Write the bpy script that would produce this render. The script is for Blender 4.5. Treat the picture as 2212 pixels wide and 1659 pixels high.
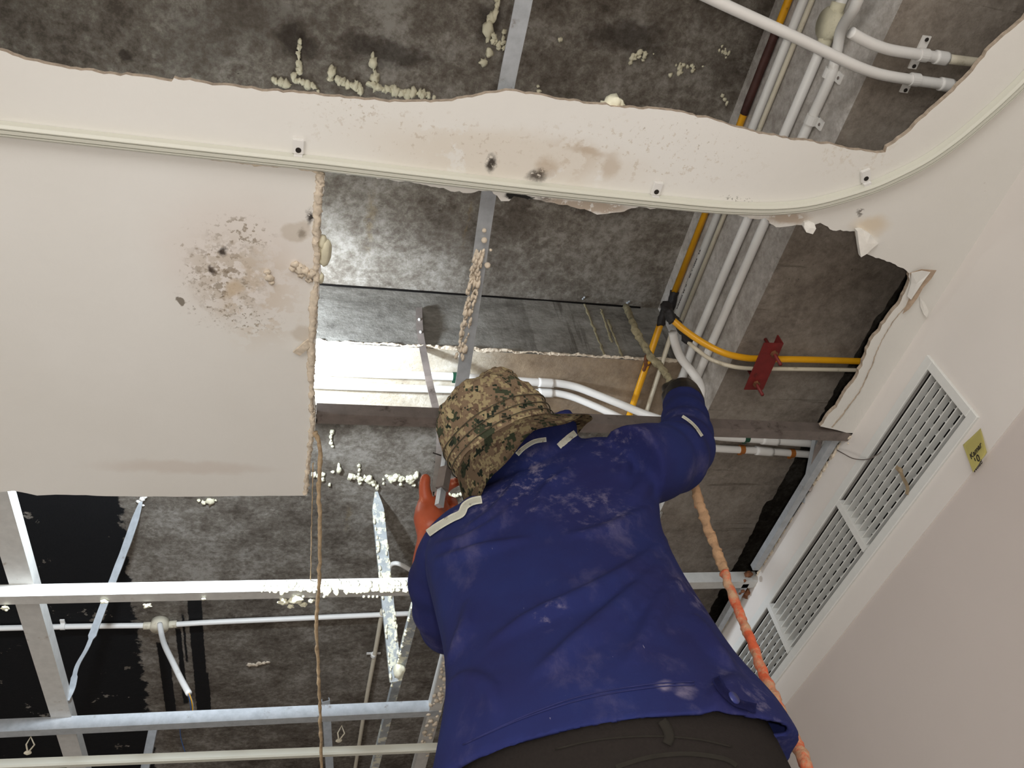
import bpy, bmesh, math, random
from mathutils import Vector, Matrix, noise
from mathutils.geometry import tessellate_polygon
from mathutils.bvhtree import BVHTree
random.seed(7)
sc = bpy.context.scene
for o in list(bpy.data.objects): bpy.data.objects.remove(o)
COL = sc.collection
V = Vector
# ------------------------------------------------------------------ camera, world, lights, exposure
CZ = 1.6                                   # eye height of the photographer (m)
R = ((0.96856341, -0.19526868, -0.15412678), (0.04481602, 0.74639124, -0.66399672), (0.24469664, 0.63621558, 0.73167841))
FPX = 1807.7
cam_d = bpy.data.cameras.new('camera'); cam = bpy.data.objects.new('camera', cam_d); COL.objects.link(cam)
cam_d.sensor_fit = 'HORIZONTAL'; cam_d.sensor_width = 36.0; cam_d.lens = FPX / 2212 * 36.0
cam_d.clip_start = 0.02; cam_d.clip_end = 60
cam.matrix_world = Matrix(((R[0][0], -R[1][0], -R[2][0], 0), (R[0][1], -R[1][1], -R[2][1], 0), (R[0][2], -R[1][2], -R[2][2], CZ), (0, 0, 0, 1)))
sc.camera = cam
sc.view_settings.view_transform = 'Standard'; sc.view_settings.look = 'None'
sc.view_settings.gamma = 1.0; sc.view_settings.use_curve_mapping = False
sc.view_settings.exposure = 0.0
w = bpy.data.worlds.new('world'); sc.world = w; w.use_nodes = True
w.node_tree.nodes['Background'].inputs[0].default_value = (1.0, 0.985, 0.955, 1)
w.node_tree.nodes['Background'].inputs[1].default_value = 0.85

def light(name, kind, loc, energy, color, size=0.1, target=None, sy=None, spot=None):
    d = bpy.data.lights.new(name, kind); o = bpy.data.objects.new(name, d); COL.objects.link(o)
    o.location = loc; d.energy = energy; d.color = color
    if kind == 'AREA':
        d.size = size
        if sy: d.shape = 'RECTANGLE'; d.size_y = sy
    else: d.shadow_soft_size = size
    if spot: d.spot_size = spot; d.spot_blend = 0.6
    if target is not None: o.rotation_euler = (V(target) - V(loc)).to_track_quat('-Z', 'Y').to_euler()
    return o
# unseen area fills added for the room's soft ambient light, below the ceiling
light('room_fill', 'AREA', (-1.2, -2.2, 1.2), 50, (1.0, 0.985, 0.96), 2.2, (0.5, 1.3, 3.0), 1.4)
light('room_fill', 'AREA', (-2.6, 2.6, 1.1), 24, (1.0, 0.985, 0.96), 2.0, (0.0, 1.6, 2.4), 1.4)  # second fill, added to even out the falloff across the ceiling
# small lamp of the phone next to its lens
light('phone_lamp', 'POINT', (0.03, -0.01, CZ + 0.01), 21, (1.0, 0.95, 0.88), 0.012)
# the cold work lamp left standing in the ceiling void, behind the left hand board
LAMP = V((-0.30, 1.20, CZ + 1.43))
light('work_lamp', 'SPOT', LAMP, 100, (0.80, 0.90, 1.0), 0.035, LAMP + V((.15, 1.0, .45)), spot=math.radians(152))

# ------------------------------------------------------------------ pixel -> place
HC, HS, XB, YB, XW = 1.36, 1.98, 1.72, 1.512, 1.386      # ceiling, slab, beam undersides (above the eye), bulkhead plane
def ray(u, v):
    a, b, c = u - 1106, v - 829.5, FPX
    return V((R[0][0]*a + R[1][0]*b + R[2][0]*c, R[0][1]*a + R[1][1]*b + R[2][1]*c, R[0][2]*a + R[1][2]*b + R[2][2]*c))
EYE = V((0, 0, CZ))
def Ph(u, v, h=HC): d = ray(u, v); return EYE + d * (h / d.z)
def Px(u, v, x): d = ray(u, v); return EYE + d * (x / d.x)
def Py(u, v, y): d = ray(u, v); return EYE + d * (y / d.y)
def Pd(u, v, D): return EYE + ray(u, v).normalized() * D

# ------------------------------------------------------------------ materials
def rgb(r, g, b):
    f = lambda c: (c/255/12.92) if c/255 <= 0.04045 else ((c/255 + 0.055)/1.055)**2.4
    return (f(r), f(g), f(b), 1)
class NB:
    def __init__(s, name, rough=0.7, metal=0.0, spec=0.4):
        s.m = bpy.data.materials.new(name); s.m.use_nodes = True; s.t = s.m.node_tree
        s.b = s.t.nodes['Principled BSDF']; s.b.inputs['Roughness'].default_value = rough
        s.b.inputs['Metallic'].default_value = metal; s.b.inputs['Specular IOR Level'].default_value = spec
        s.pos = s.n('ShaderNodeNewGeometry').outputs['Position']; s.h = None
    def n(s, k, **kw):
        x = s.t.nodes.new(k)
        for a, b in kw.items(): setattr(x, a, b)
        return x
    def l(s, a, b): s.t.links.new(a, b)
    def put(s, sock, v):
        if hasattr(v, 'default_value') or hasattr(v, 'is_output'): s.l(v, sock)
        else: sock.default_value = v
    def noise(s, scale, detail=6, rough=0.6, vec=None, dist=0.0, col=False):
        x = s.n('ShaderNodeTexNoise'); x.inputs['Scale'].default_value = scale; x.inputs['Detail'].default_value = detail
        x.inputs['Roughness'].default_value = rough; x.inputs['Distortion'].default_value = dist
        s.l(vec or s.pos, x.inputs['Vector']); return x.outputs['Color' if col else 'Fac']
    def voro(s, scale, vec=None, feat='F1'):
        x = s.n('ShaderNodeTexVoronoi', feature=feat); x.inputs['Scale'].default_value = scale
        s.l(vec or s.pos, x.inputs['Vector']); return x.outputs['Distance']
    def ramp(s, fac, stops, const=False):
        x = s.n('ShaderNodeValToRGB'); e = x.color_ramp.elements
        if const: x.color_ramp.interpolation = 'CONSTANT'
        while len(e) < len(stops): e.new(0.5)
        for i, (p, c) in enumerate(stops): e[i].position = p; e[i].color = c if len(c) == 4 else (*c, 1)
        s.l(fac, x.inputs[0]); return x.outputs[0]
    def step(s, fac, a, b):
        x = s.n('ShaderNodeMapRange'); x.interpolation_type = 'SMOOTHSTEP'
        x.inputs[1].default_value = a; x.inputs[2].default_value = b; s.l(fac, x.inputs[0]); return x.outputs[0]
    def math(s, op, a, b=0.0):
        x = s.n('ShaderNodeMath', operation=op); s.put(x.inputs[0], a); s.put(x.inputs[1], b); return x.outputs[0]
    def vmath(s, op, a, b=(0, 0, 0)):
        x = s.n('ShaderNodeVectorMath', operation=op); s.put(x.inputs[0], a); s.put(x.inputs[1], b)
        return x.outputs['Value'] if op in ('LENGTH', 'DISTANCE', 'DOT_PRODUCT') else x.outputs['Vector']
    def scalev(s, v, k): return s.vmath('MULTIPLY', v, k)
    def mix(s, fac, a, b, mode='MIX'):
        x = s.n('ShaderNodeMix', data_type='RGBA', blend_type=mode); s.put(x.inputs[0], fac)
        s.put(x.inputs[6], a); s.put(x.inputs[7], b); return x.outputs[2]
    def warp(s, amp, scale, detail=4):
        nz = s.noise(scale, detail, col=True)
        d = s.vmath('SUBTRACT', nz, (0.5, 0.5, 0.5)); d = s.vmath('MULTIPLY', d, (amp, amp, amp))
        return s.vmath('ADD', s.pos, d)
    def blob(s, c, r, vec=None, e0=0.6, e1=1.0):
        "1 inside an ellipse about c, 0 outside"
        d = s.vmath('SUBTRACT', vec or s.pos, tuple(c)); d = s.vmath('MULTIPLY', d, tuple(1/q if q < 50 else 0 for q in r))
        L = s.vmath('LENGTH', d); x = s.step(L, e0, e1); return s.math('SUBTRACT', 1.0, x)
    def color(s, v): s.put(s.b.inputs['Base Color'], v)
    def bump(s, h, strength=0.3, dist=0.004):
        x = s.n('ShaderNodeBump'); x.inputs['Strength'].default_value = strength; x.inputs['Distance'].default_value = dist
        s.l(h, x.inputs['Height'])
        if s.h: s.l(s.h, x.inputs['Normal'])
        s.h = x.outputs[0]; s.l(s.h, s.b.inputs['Normal'])
def flat(name, c, rough=0.6, metal=0.0, var=0.12, scale=60, bump=0.1, spec=0.4, dirt=None, dscale=18, dthr=(0.55, 0.7)):
    k = NB(name, rough, metal, spec)
    a = tuple(x*(1-var) for x in c[:3]) + (1,); b = tuple(min(1, x*(1+var)) for x in c[:3]) + (1,)
    col = k.ramp(k.noise(scale), [(0.3, a), (0.7, b)])
    if dirt: col = k.mix(k.step(k.noise(dscale, 8, 0.7), *dthr), col, dirt)
    k.color(col)
    if bump: k.bump(k.noise(scale*2), bump, 0.002)
    return k.m

def concrete(name, dark, mid, light_, extra=None, sx=1.0):
    k = NB(name, 0.88, 0, 0.25)
    wv = k.warp(0.02, 14)
    big = k.noise(2.6, 8, 0.66, k.scalev(wv, (sx, 1, 1)), 0.0); fine = k.noise(48, 12, 0.78, k.scalev(wv, (sx, 1, 1)))
    med = k.noise(9, 8, 0.7, k.scalev(wv, (sx, 1, 1)), 0.0)
    c = k.ramp(k.math('ADD', k.math('ADD', k.math('MULTIPLY', big, 0.32), k.math('MULTIPLY', med, 0.30)), k.math('MULTIPLY', fine, 0.38)), [(0.42, dark), (0.5, mid), (0.58, light_)])
    lime = k.step(k.noise(11, 12, 0.78, wv), 0.56, 0.68)
    c = k.mix(k.math('MULTIPLY', lime, 0.5), c, tuple(min(1, x*1.25) for x in light_[:3]) + (1,))
    dmp = k.step(k.noise(3.4, 6, .6), .56, .66); c = k.mix(k.math('MULTIPLY', dmp, .45), c, dark)
    pit = k.step(k.voro(38, wv), 0.10, 0.03); gate = k.step(k.noise(7, 3), 0.52, 0.62)
    c = k.mix(k.math('MULTIPLY', k.math('MULTIPLY', pit, gate), 0.75), c, tuple(x*0.25 for x in dark[:3]) + (1,))
    if extra: c = extra(k, c)
    k.color(c)
    k.bump(k.noise(30, 10, 0.7), 0.55, 0.006)
    return k.m
def slab_marks(k, c):
    # bitumen painted bay towards the left, ragged border, flaked spots; rust runs; damp patches
    wv = k.warp(0.10, 22, 8)
    sep = k.n('ShaderNodeSeparateXYZ'); k.l(wv, sep.inputs[0])
    A, B = Ph(262, 1110, HS), Ph(335, 1640, HS)
    nx, ny = (B.y-A.y), -(B.x-A.x); L = math.hypot(nx, ny); nx /= L; ny /= L
    d = k.math('ADD', k.math('MULTIPLY', sep.outputs[0], nx), k.math('MULTIPLY', sep.outputs[1], ny))
    lim = nx*A.x + ny*A.y
    m = k.step(d, lim + 0.006, lim - 0.006)
    my = k.step(sep.outputs[1], 1.62, 1.66)
    flake = k.step(k.noise(7.5, 12, 0.7), 0.625, 0.635)
    m = k.math('MULTIPLY', k.math('MULTIPLY', m, my), k.math('SUBTRACT', 1.0, flake))
    c = k.mix(m, c, rgb(12, 12, 14))
    for (u, v, ru, rv) in [(800, 470, 0.016, 0.16), (1010, 480, 0.008, 0.12), (690+60, 1120, 0.012, 0.10)]:
        p = Ph(u, v, HS); c = k.mix(k.math('MULTIPLY', k.math('MULTIPLY', k.blob(p, (ru, rv, 99), k.warp(0.05, 22), .1, 1), k.step(k.noise(24, 8, .7), .40, .55)), 0.6), c, rgb(112, 96, 68))
    for (u, v, a, b) in [(830, 110, 0.16, 0.05), (1060, 50, 0.05, 0.08), (270, 110, 0.03, 0.02), (1350, 90, 0.14, 0.06), (640, 90, .06, .05)]:
        p = Ph(u, v, HS); c = k.mix(k.math('MULTIPLY', k.blob(p, (a, b, 99), k.warp(0.12, 14), 0.3, 1.0), 0.72), c, rgb(40, 31, 24))
    for (ua, ub_, va, vb) in [(349,373,1395,1545),(416,444,1312,1545),(388,399,1365,1520),(448,454,1455,1545),(397,402,1330,1430)]:
        p = Ph((ua+ub_)/2, (va+vb)/2, HS); q = Ph(ub_, (va+vb)/2, HS); r_ = Ph((ua+ub_)/2, vb, HS)
        d = k.vmath('ABSOLUTE', k.vmath('SUBTRACT', k.warp(.012, 30), tuple(p))); s2 = k.n('ShaderNodeSeparateXYZ'); k.l(d, s2.inputs[0])
        hx, hy = q.x-p.x, abs(r_.y-p.y)
        c = k.mix(k.math('MULTIPLY', k.step(s2.outputs[0], hx+.002, hx-.002), k.step(s2.outputs[1], hy+.01, hy-.01)), c, rgb(16, 15, 16))
    return c
M = {}
M['slab'] = concrete('slab_concrete', rgb(74, 66, 58), rgb(108, 101, 92), rgb(146, 141, 133), slab_marks)
def beam_marks(k, c):
    sep = k.n('ShaderNodeSeparateXYZ'); k.l(k.pos, sep.inputs[0])
    st = k.noise(30, 6, 0.6, k.scalev(k.pos, (1, 1, 0.06)))
    run = k.math('MULTIPLY', k.step(st, 0.54, 0.62), k.step(sep.outputs[0], 0.45, 0.75))
    return k.mix(k.math('MULTIPLY', run, 0.55), c, rgb(52, 42, 34))
M['beam_side'] = concrete('beam_side_concrete', rgb(92, 88, 82), rgb(120, 116, 109), rgb(146, 143, 136), beam_marks, 0.5)
def xbm(k, c):
    s2 = k.n('ShaderNodeSeparateXYZ'); k.l(k.warp(.25, 6, 8), s2.inputs[0])
    return k.mix(k.math('MULTIPLY', k.step(s2.outputs[0], .42, .58), .85), c, k.ramp(k.noise(14, 8, .7), [(.35, rgb(118, 98, 78)), (.65, rgb(160, 140, 116))]))
M['beam_under'] = concrete('beam_underside_mortar', rgb(160, 148, 130), rgb(190, 180, 162), rgb(206, 200, 188), xbm)
def ub(k, c):
    ln = k.noise(5, 8, 0.7, k.scalev(k.pos, (0.35, 5, 1)))
    c = k.mix(k.math('MULTIPLY', k.step(ln, 0.60, 0.66), 0.5), c, rgb(74, 64, 54))
    return c
M['ybeam_under'] = concrete('cross_beam_underside', rgb(108, 99, 90), rgb(131, 122, 112), rgb(148, 140, 130), ub)
M['ybeam_side'] = concrete('cross_beam_side_plaster', rgb(148, 141, 133), rgb(176, 170, 163), rgb(202, 198, 193))
M['void'] = flat('unlit_black', rgb(20, 18, 17), 0.95, bump=0, spec=0.05)  # black base colour carries the shade of the unlit void

def ceiling_mat():
    k = NB('ceiling_paint', 0.75, 0, 0.25)
    c = k.ramp(k.noise(1.2, 4), [(0.3, rgb(224, 221, 214)), (0.7, rgb(233, 231, 226))])
    w1 = k.warp(0.05, 14, 6); w2 = k.warp(0.03, 40, 6)
    def st(u, v, ru, rv, col, amt, thr=None, sc_=60, e0=0.3, ww=None):
        nonlocal c
        m = k.blob(Ph(u, v), (ru, rv, 99), ww or w1, e0, 1.0)
        if thr: m = k.math('MULTIPLY', m, k.step(k.noise(sc_, 9, 0.65), thr, thr + 0.05))
        c = k.mix(k.math('MULTIPLY', m, amt), c, col)
    st(520, 560, 0.20, 0.20, rgb(222, 205, 196), 0.35)
    st(500, 600, 0.10, 0.13, rgb(186, 172, 152), 0.55, 0.44, 30)
    st(490, 600, 0.085, 0.11, rgb(150, 136, 118), 0.75, 0.52, 55)
    st(520, 500, 0.075, 0.05, rgb(140, 126, 106), 0.75, 0.53, 90)
    st(470, 640, 0.09, 0.10, rgb(120, 106, 88), 0.8, 0.58, 120)
    st(530, 690, 0.08, 0.05, rgb(135, 122, 100), 0.8, 0.56, 130)
    st(500, 625, 0.022, 0.025, rgb(205, 186, 160), 0.8, None, 1, 0.4)
    st(483, 545, 0.012, 0.012, rgb(48, 38, 32), 0.95, 0.32, 90, 0.2, w2)
    st(457, 585, 0.011, 0.012, rgb(62, 50, 42), 0.9, 0.34, 90, 0.2, w2)
    st(390, 650, 0.010, 0.011, rgb(110, 100, 84), 0.85, None, 90, 0.8, w2)
    st(668, 470, 0.010, 0.020, rgb(40, 34, 30), 0.95, 0.36, 110, 0.2, w2)
    st(652, 505, 0.010, 0.020, rgb(36, 30, 27), 0.95, 0.36, 110, 0.2, w2)
    st(640, 500, 0.03, 0.03, rgb(196, 184, 168), 0.6, None, 1, 0.7)
    st(655, 720, 0.035, 0.03, rgb(198, 186, 170), 0.6, None, 1, 0.6)
    st(560, 640, 0.10, 0.16, rgb(206, 190, 170), 0.5, 0.46, 18)
    st(430, 560, 0.05, 0.10, rgb(150, 136, 116), 0.6, 0.60, 110)
    st(400, 1010, 0.25, 0.03, rgb(205, 190, 178), 0.4, None)
    # strip between the two holes
    st(1100, 340, 0.35, 0.07, rgb(214, 202, 184), 0.5, 0.40, 9)
    st(1180, 428, 0.03, 0.012, rgb(70, 55, 45), 0.7, 0.46, 90, 0.2, w2)
    st(1270, 330, 0.055, 0.012, rgb(176, 152, 124), 0.5, 0.35, 40)
    st(1500, 300, 0.22, 0.05, rgb(160, 148, 130), 0.6, 0.62, 130)
    st(1235, 340, 0.075, 0.05, rgb(190, 170, 146), 0.35, 0.47, 20)
    st(1320, 360, 0.02, 0.04, rgb(186, 166, 142), 0.5, None, 1, 0.3)
    st(1180, 360, 0.03, 0.03, rgb(178, 156, 130), 0.5, None, 1, 0.3)
    st(950, 300, 0.30, 0.06, rgb(196, 184, 168), 0.6, 0.58, 90)
    st(1400, 330, 0.30, 0.08, rgb(198, 186, 168), 0.55, 0.57, 80)
    st(760, 240, 0.10, 0.03, rgb(180, 168, 150), 0.6, 0.58, 140)
    st(1850, 320, 0.12, 0.08, rgb(206, 196, 180), 0.5, 0.55, 90)
    st(1260, 445, 0.11, 0.018, rgb(178, 158, 136), 0.75, 0.40, 70, 0.5)
    st(1700, 470, 0.06, 0.022, rgb(182, 162, 140), 0.75, 0.38, 60, 0.5)
    st(1880, 490, 0.06, 0.03, rgb(214, 196, 168), 0.7, None, 1, 0.2)
    st(1855, 460, 0.010, 0.009, rgb(96, 88, 80), 0.8, 0.45, 120, 0.2, w2)
    st(1600, 430, 0.05, 0.006, rgb(70, 66, 55), 0.8, 0.56, 160, 0.2, w2)
    st(2130, 400, 0.02, 0.05, rgb(190, 182, 172), 0.6, 0.6, 60)
    st(1060, 352, 0.015, 0.022, rgb(48, 40, 34), 0.95, 0.36, 90, 0.3, w2)
    st(1160, 378, 0.024, 0.018, rgb(62, 50, 40), 0.9, 0.38, 100, 0.2, w2)
    st(1120, 425, 0.030, 0.010, rgb(16, 14, 13), 0.98, None, 1, 0.75, w2)
    k.color(c); k.bump(k.noise(90, 6), 0.15, 0.002); k.bump(k.noise(8, 6), 0.2, 0.004)
    return k.m
M['ceiling'] = ceiling_mat()
M['gypsum_edge'] = flat('torn_gypsum_edge', rgb(176, 160, 142), 0.95, var=0.3, scale=90, bump=0.6)
M['plaster'] = flat('plaster_white', rgb(232, 229, 222), 0.9, var=0.06, bump=0.4)
M['crust'] = flat('plaster_crust', rgb(216, 202, 182), 0.95, var=0.22, scale=70, bump=0.8)
M['paper'] = flat('torn_paper', rgb(178, 156, 134), 0.9, var=0.15)
M['wall'] = flat('wall_paint_taupe', rgb(206, 196, 190), 0.8, var=0.02, scale=3, bump=0.05)
M['bulk'] = flat('bulkhead_paint', rgb(226, 220, 214), 0.75, var=0.02, scale=4, bump=0.08)
M['bulk2'] = flat('grille_white', rgb(222, 222, 218), 0.45, var=0.02, bump=0.02, dirt=rgb(196, 188, 160), dscale=7, dthr=(0.68, 0.75))
M['gal'] = flat('galvanised_steel', rgb(172, 176, 180), 0.42, 0.25, 0.14, 40, 0.1, dirt=rgb(120, 112, 104), dthr=(0.60, 0.75))
M['galw'] = flat('galvanised_steel_whitened', rgb(205, 204, 200), 0.5, 0.25, 0.08, 40, 0.1, dirt=rgb(150, 128, 108), dthr=(0.60, 0.75))
M['gald'] = flat('dull_steel', rgb(128, 118, 112), 0.55, 0.45, 0.2, 25, 0.2, dirt=rgb(72, 62, 56), dthr=(0.55, 0.7))
M['foamy'] = flat('steel_with_foam_smears', rgb(165, 170, 172), 0.5, 0.35, 0.15, 40, 0.5, dirt=rgb(225, 224, 205), dscale=22, dthr=(0.50, 0.56))
M['rust'] = flat('rusty_steel', rgb(120, 78, 52), 0.9, 0.1, 0.5, 60, 0.6, dirt=rgb(50, 34, 26))
M['pvc'] = flat('white_pvc', rgb(226, 224, 220), 0.38, 0, 0.03, 9, 0.02, dirt=rgb(176, 168, 154), dscale=12, dthr=(0.62, 0.8))
M['cream'] = flat('cream_pvc', rgb(206, 198, 178), 0.45, 0, 0.06, 12, 0.05, dirt=rgb(150, 138, 114), dscale=20)
M['yellow'] = flat('yellow_pipe', rgb(222, 160, 26), 0.35, 0, 0.08, 12, 0.04, dirt=rgb(120, 86, 30), dscale=16, dthr=(0.62, 0.75))
M['brown'] = flat('brown_pipe', rgb(66, 38, 32), 0.6, 0, 0.3, 30, 0.2)
M['tape'] = flat('black_tape', rgb(34, 31, 31), 0.6, bump=0.4)
M['green'] = flat('green_clip', rgb(24, 72, 52), 0.5)
M['orangeclip'] = flat('orange_clip', rgb(160, 96, 38), 0.6)
M['red'] = flat('red_oxide', rgb(112, 34, 32), 0.55, 0.1, 0.2, 30, 0.2, dirt=rgb(60, 24, 20), dthr=(0.58, 0.7))
M['foam'] = flat('cream_foam', rgb(236, 233, 208), 0.5, 0, 0.05, 40, 0.15)
M['foamd'] = flat('aged_foam', rgb(214, 208, 182), 0.6, 0, 0.1, 40, 0.2)
M['cord'] = flat('dirty_cord', rgb(184, 160, 128), 0.95, 0, 0.3, 50, 0.8)
M['track'] = flat('curtain_rail_white', rgb(208, 207, 194), 0.35, 0, 0.02, 5, 0.0)
M['dark'] = flat('dark_hole', rgb(36, 30, 26), 0.8)
M['note'] = flat('yellow_paper', rgb(222, 212, 138), 0.85, 0, 0.03, 8, 0)
M['ink'] = flat('ink', rgb(45, 38, 34), 0.8, 0, 0, bump=0)
M['ribbon'] = flat('dirty_ribbon', rgb(150, 132, 106), 0.9, 0, 0.2)
M['floor'] = flat('floor_tile', rgb(190, 184, 176), 0.4, 0, 0.03, 3, 0)
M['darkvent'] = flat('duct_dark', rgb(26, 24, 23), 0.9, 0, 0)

# ------------------------------------------------------------------ mesh helpers
def tag(o, label=None, cat=None, group=None, kind=None):
    if label: o['label'] = label
    if cat: o['category'] = cat
    if group: o['group'] = group
    if kind: o['kind'] = kind
    return o
def link(name, bm, mat, parent=None, smooth=False, label=None):
    bmesh.ops.recalc_face_normals(bm, faces=bm.faces[:])
    me = bpy.data.meshes.new(name); bm.to_mesh(me); bm.free()
    for m in (mat if isinstance(mat, (list, tuple)) else [mat]): me.materials.append(M[m] if isinstance(m, str) else m)
    if smooth:
        for p in me.polygons: p.use_smooth = True
    o = bpy.data.objects.new(name, me); COL.objects.link(o)
    if parent: o.parent = parent; o.matrix_parent_inverse = Matrix.Translation(parent.location).inverted()
    if label: o['label'] = label
    return o
def empty(name, loc, label, cat, group=None):
    o = bpy.data.objects.new(name, None); COL.objects.link(o); o.location = loc; o.empty_display_size = 0.05
    return tag(o, label, cat, group)
def box(bm, a, b):
    x0, y0, z0 = a; x1, y1, z1 = b
    v = [bm.verts.new(p) for p in ((x0,y0,z0),(x1,y0,z0),(x1,y1,z0),(x0,y1,z0),(x0,y0,z1),(x1,y0,z1),(x1,y1,z1),(x0,y1,z1))]
    for f in ((0,3,2,1),(4,5,6,7),(0,1,5,4),(1,2,6,5),(2,3,7,6),(3,0,4,7)): bm.faces.new([v[i] for i in f])
    return bm
def B(): return bmesh.new()
def cr(pts, n=6):
    "Catmull-Rom resampling"
    P = [V(p) for p in pts]
    if len(P) < 3: return P
    out = []
    for i in range(len(P)-1):
        p0 = P[max(i-1, 0)]; p1 = P[i]; p2 = P[i+1]; p3 = P[min(i+2, len(P)-1)]
        for k in range(n):
            t = k/n
            out.append(0.5*((2*p1) + (p2-p0)*t + (2*p0-5*p1+4*p2-p3)*t*t + (3*p1-p0-3*p2+p3)*t**3))
    out.append(P[-1]); return out
def frames(P, up):
    fr = []
    for i, p in enumerate(P):
        t = (P[min(i+1, len(P)-1)] - P[max(i-1, 0)]).normalized()
        s = t.cross(up).normalized() if up is not None else None
        if up is None:
            if not fr:
                a = V((0, 0, 1)) if abs(t.z) < 0.9 else V((1, 0, 0)); s = t.cross(a).normalized()
            else:
                s = fr[-1][1]; s = (s - t*s.dot(t)).normalized()
        fr.append((t, s, s.cross(t).normalized()))
    return fr
def sweep(bm, P, prof, up=None, cap=True, scale=None, closed=True):
    "prof: list of (side, up)"
    P = [V(p) for p in P]; fr = frames(P, up); rings = []
    for i, p in enumerate(P):
        t, s, u = fr[i]; k = scale(i) if scale else 1.0
        rings.append([bm.verts.new(p + s*(a*k) + u*(b*k)) for a, b in prof])
    n = len(prof)
    for i in range(len(P)-1):
        for j in range(n if closed else n-1):
            bm.faces.new((rings[i][j], rings[i][(j+1) % n], rings[i+1][(j+1) % n], rings[i+1][j]))
    if cap and closed:
        bm.faces.new(rings[0][::-1]); bm.faces.new(rings[-1])
    return bm
def circ(r, n=14): return [(r*math.cos(2*math.pi*i/n), r*math.sin(2*math.pi*i/n)) for i in range(n)]
def tube(bm, P, r, n=14, smooth=True, jit=0.0, seg=6):
    Q = cr(P, seg) if smooth else [V(p) for p in P]
    a0 = len(bm.verts); sweep(bm, Q, circ(r, n), None, True)
    if jit:
        bm.verts.ensure_lookup_table()
        for v in bm.verts[a0:]: v.co += (noise.noise_vector(v.co*45) + noise.noise_vector(v.co*130)*.8)*(r*jit*1.7)
    return bm
def rtube(bm, Q, radii, n=12):
    Q = [V(q) for q in Q]; return sweep(bm, Q, circ(1.0, n), None, True, lambda i: radii[i])
def cprof(w_, h_, t=0.0015, lip=0.006, flip=False):
    "hollow C section: web at the bottom (u=0), flanges up, small lips turned in; closed outline"
    a = w_/2
    pts = [(-a, 0), (a, 0), (a, h_), (a-lip, h_), (a-lip, h_-t), (a-t, h_-t), (a-t, t), (-a+t, t), (-a+t, h_-t), (-a+lip, h_-t), (-a+lip, h_), (-a, h_)]
    return pts if not flip else [(x, -y) for x, y in pts][::-1]
def rag(pts, step=0.012, amp=0.003, closed=False):
    out = []; N = len(pts) if closed else len(pts)-1
    for i in range(N):
        a = V(pts[i]); b = V(pts[(i+1) % len(pts)]); L = (b-a).length; k = max(1, min(160, int(L/step)))
        nrm = V((-(b-a).y, (b-a).x, 0)); nrm = nrm.normalized() if nrm.length > 1e-6 else V((0, 0, 0))
        for j in range(k):
            p = a.lerp(b, j/k)
            q = noise.noise(p*55)*amp*1.5 + (random.random()-.5)*amp
            out.append(p + nrm*q)
    if not closed: out.append(V(pts[-1]))
    return out
def prism(bm, loops, z0, z1, mi=(0, 0)):
    "plan polygon with holes, extruded from z0 to z1"
    flat_ = [p for lp in loops for p in lp]
    tri = tessellate_polygon([[V((p[0], p[1], 0)) for p in lp] for lp in loops])
    lo = [bm.verts.new((p[0], p[1], z0)) for p in flat_]; hi = [bm.verts.new((p[0], p[1], z1)) for p in flat_]
    for t in tri:
        try:
            bm.faces.new([lo[i] for i in t]).material_index = mi[0]; bm.faces.new([hi[i] for i in t][::-1]).material_index = mi[0]
        except ValueError: pass
    k = 0
    for lp in loops:
        n = len(lp)
        for i in range(n):
            bm.faces.new((lo[k+i], lo[k+(i+1) % n], hi[k+(i+1) % n], hi[k+i])).material_index = mi[1]
        k += n
    return bm
def lump(bm, c, r, squash=(1, 1, 1), rough=0.25, sub=2, seed=0.0):
    m = Matrix.Translation(c) @ Matrix.Diagonal((*[r*s for s in squash], 1))
    res = bmesh.ops.create_icosphere(bm, subdivisions=sub, radius=1.0, matrix=Matrix.Identity(4))
    for v in res['verts']:
        n_ = noise.noise(v.co*1.7 + V((seed, seed*1.3, c[0]*40)))
        v.co = m @ (v.co * (1 + rough*n_))

def crust(bm, Q, r, amp, n=9, fs=38):
    "irregular broken ridge along a polyline"
    Q = [V(q) for q in Q]; sweep(bm, Q, circ(r, n), None, True, lambda i: .75 + .9*max(0, noise.noise(Q[i]*9)+.35))
    for v in bm.verts:
        d = noise.noise_vector(v.co*fs)*amp + noise.noise_vector(v.co*fs*3.3)*(amp*.8); d.z *= .45; v.co += d
    return bm
# ------------------------------------------------------------------ structure
Z = lambda h: CZ + h
def P2(*pts, h=HC): return [Ph(u, v, h) for u, v in pts]
def struct(name, bm, mat, smooth=False): return tag(link(name, bm, mat, None, smooth), kind='structure')
XMIN, YMIN, YMAX = -2.8, -2.8, 6.2
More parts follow.
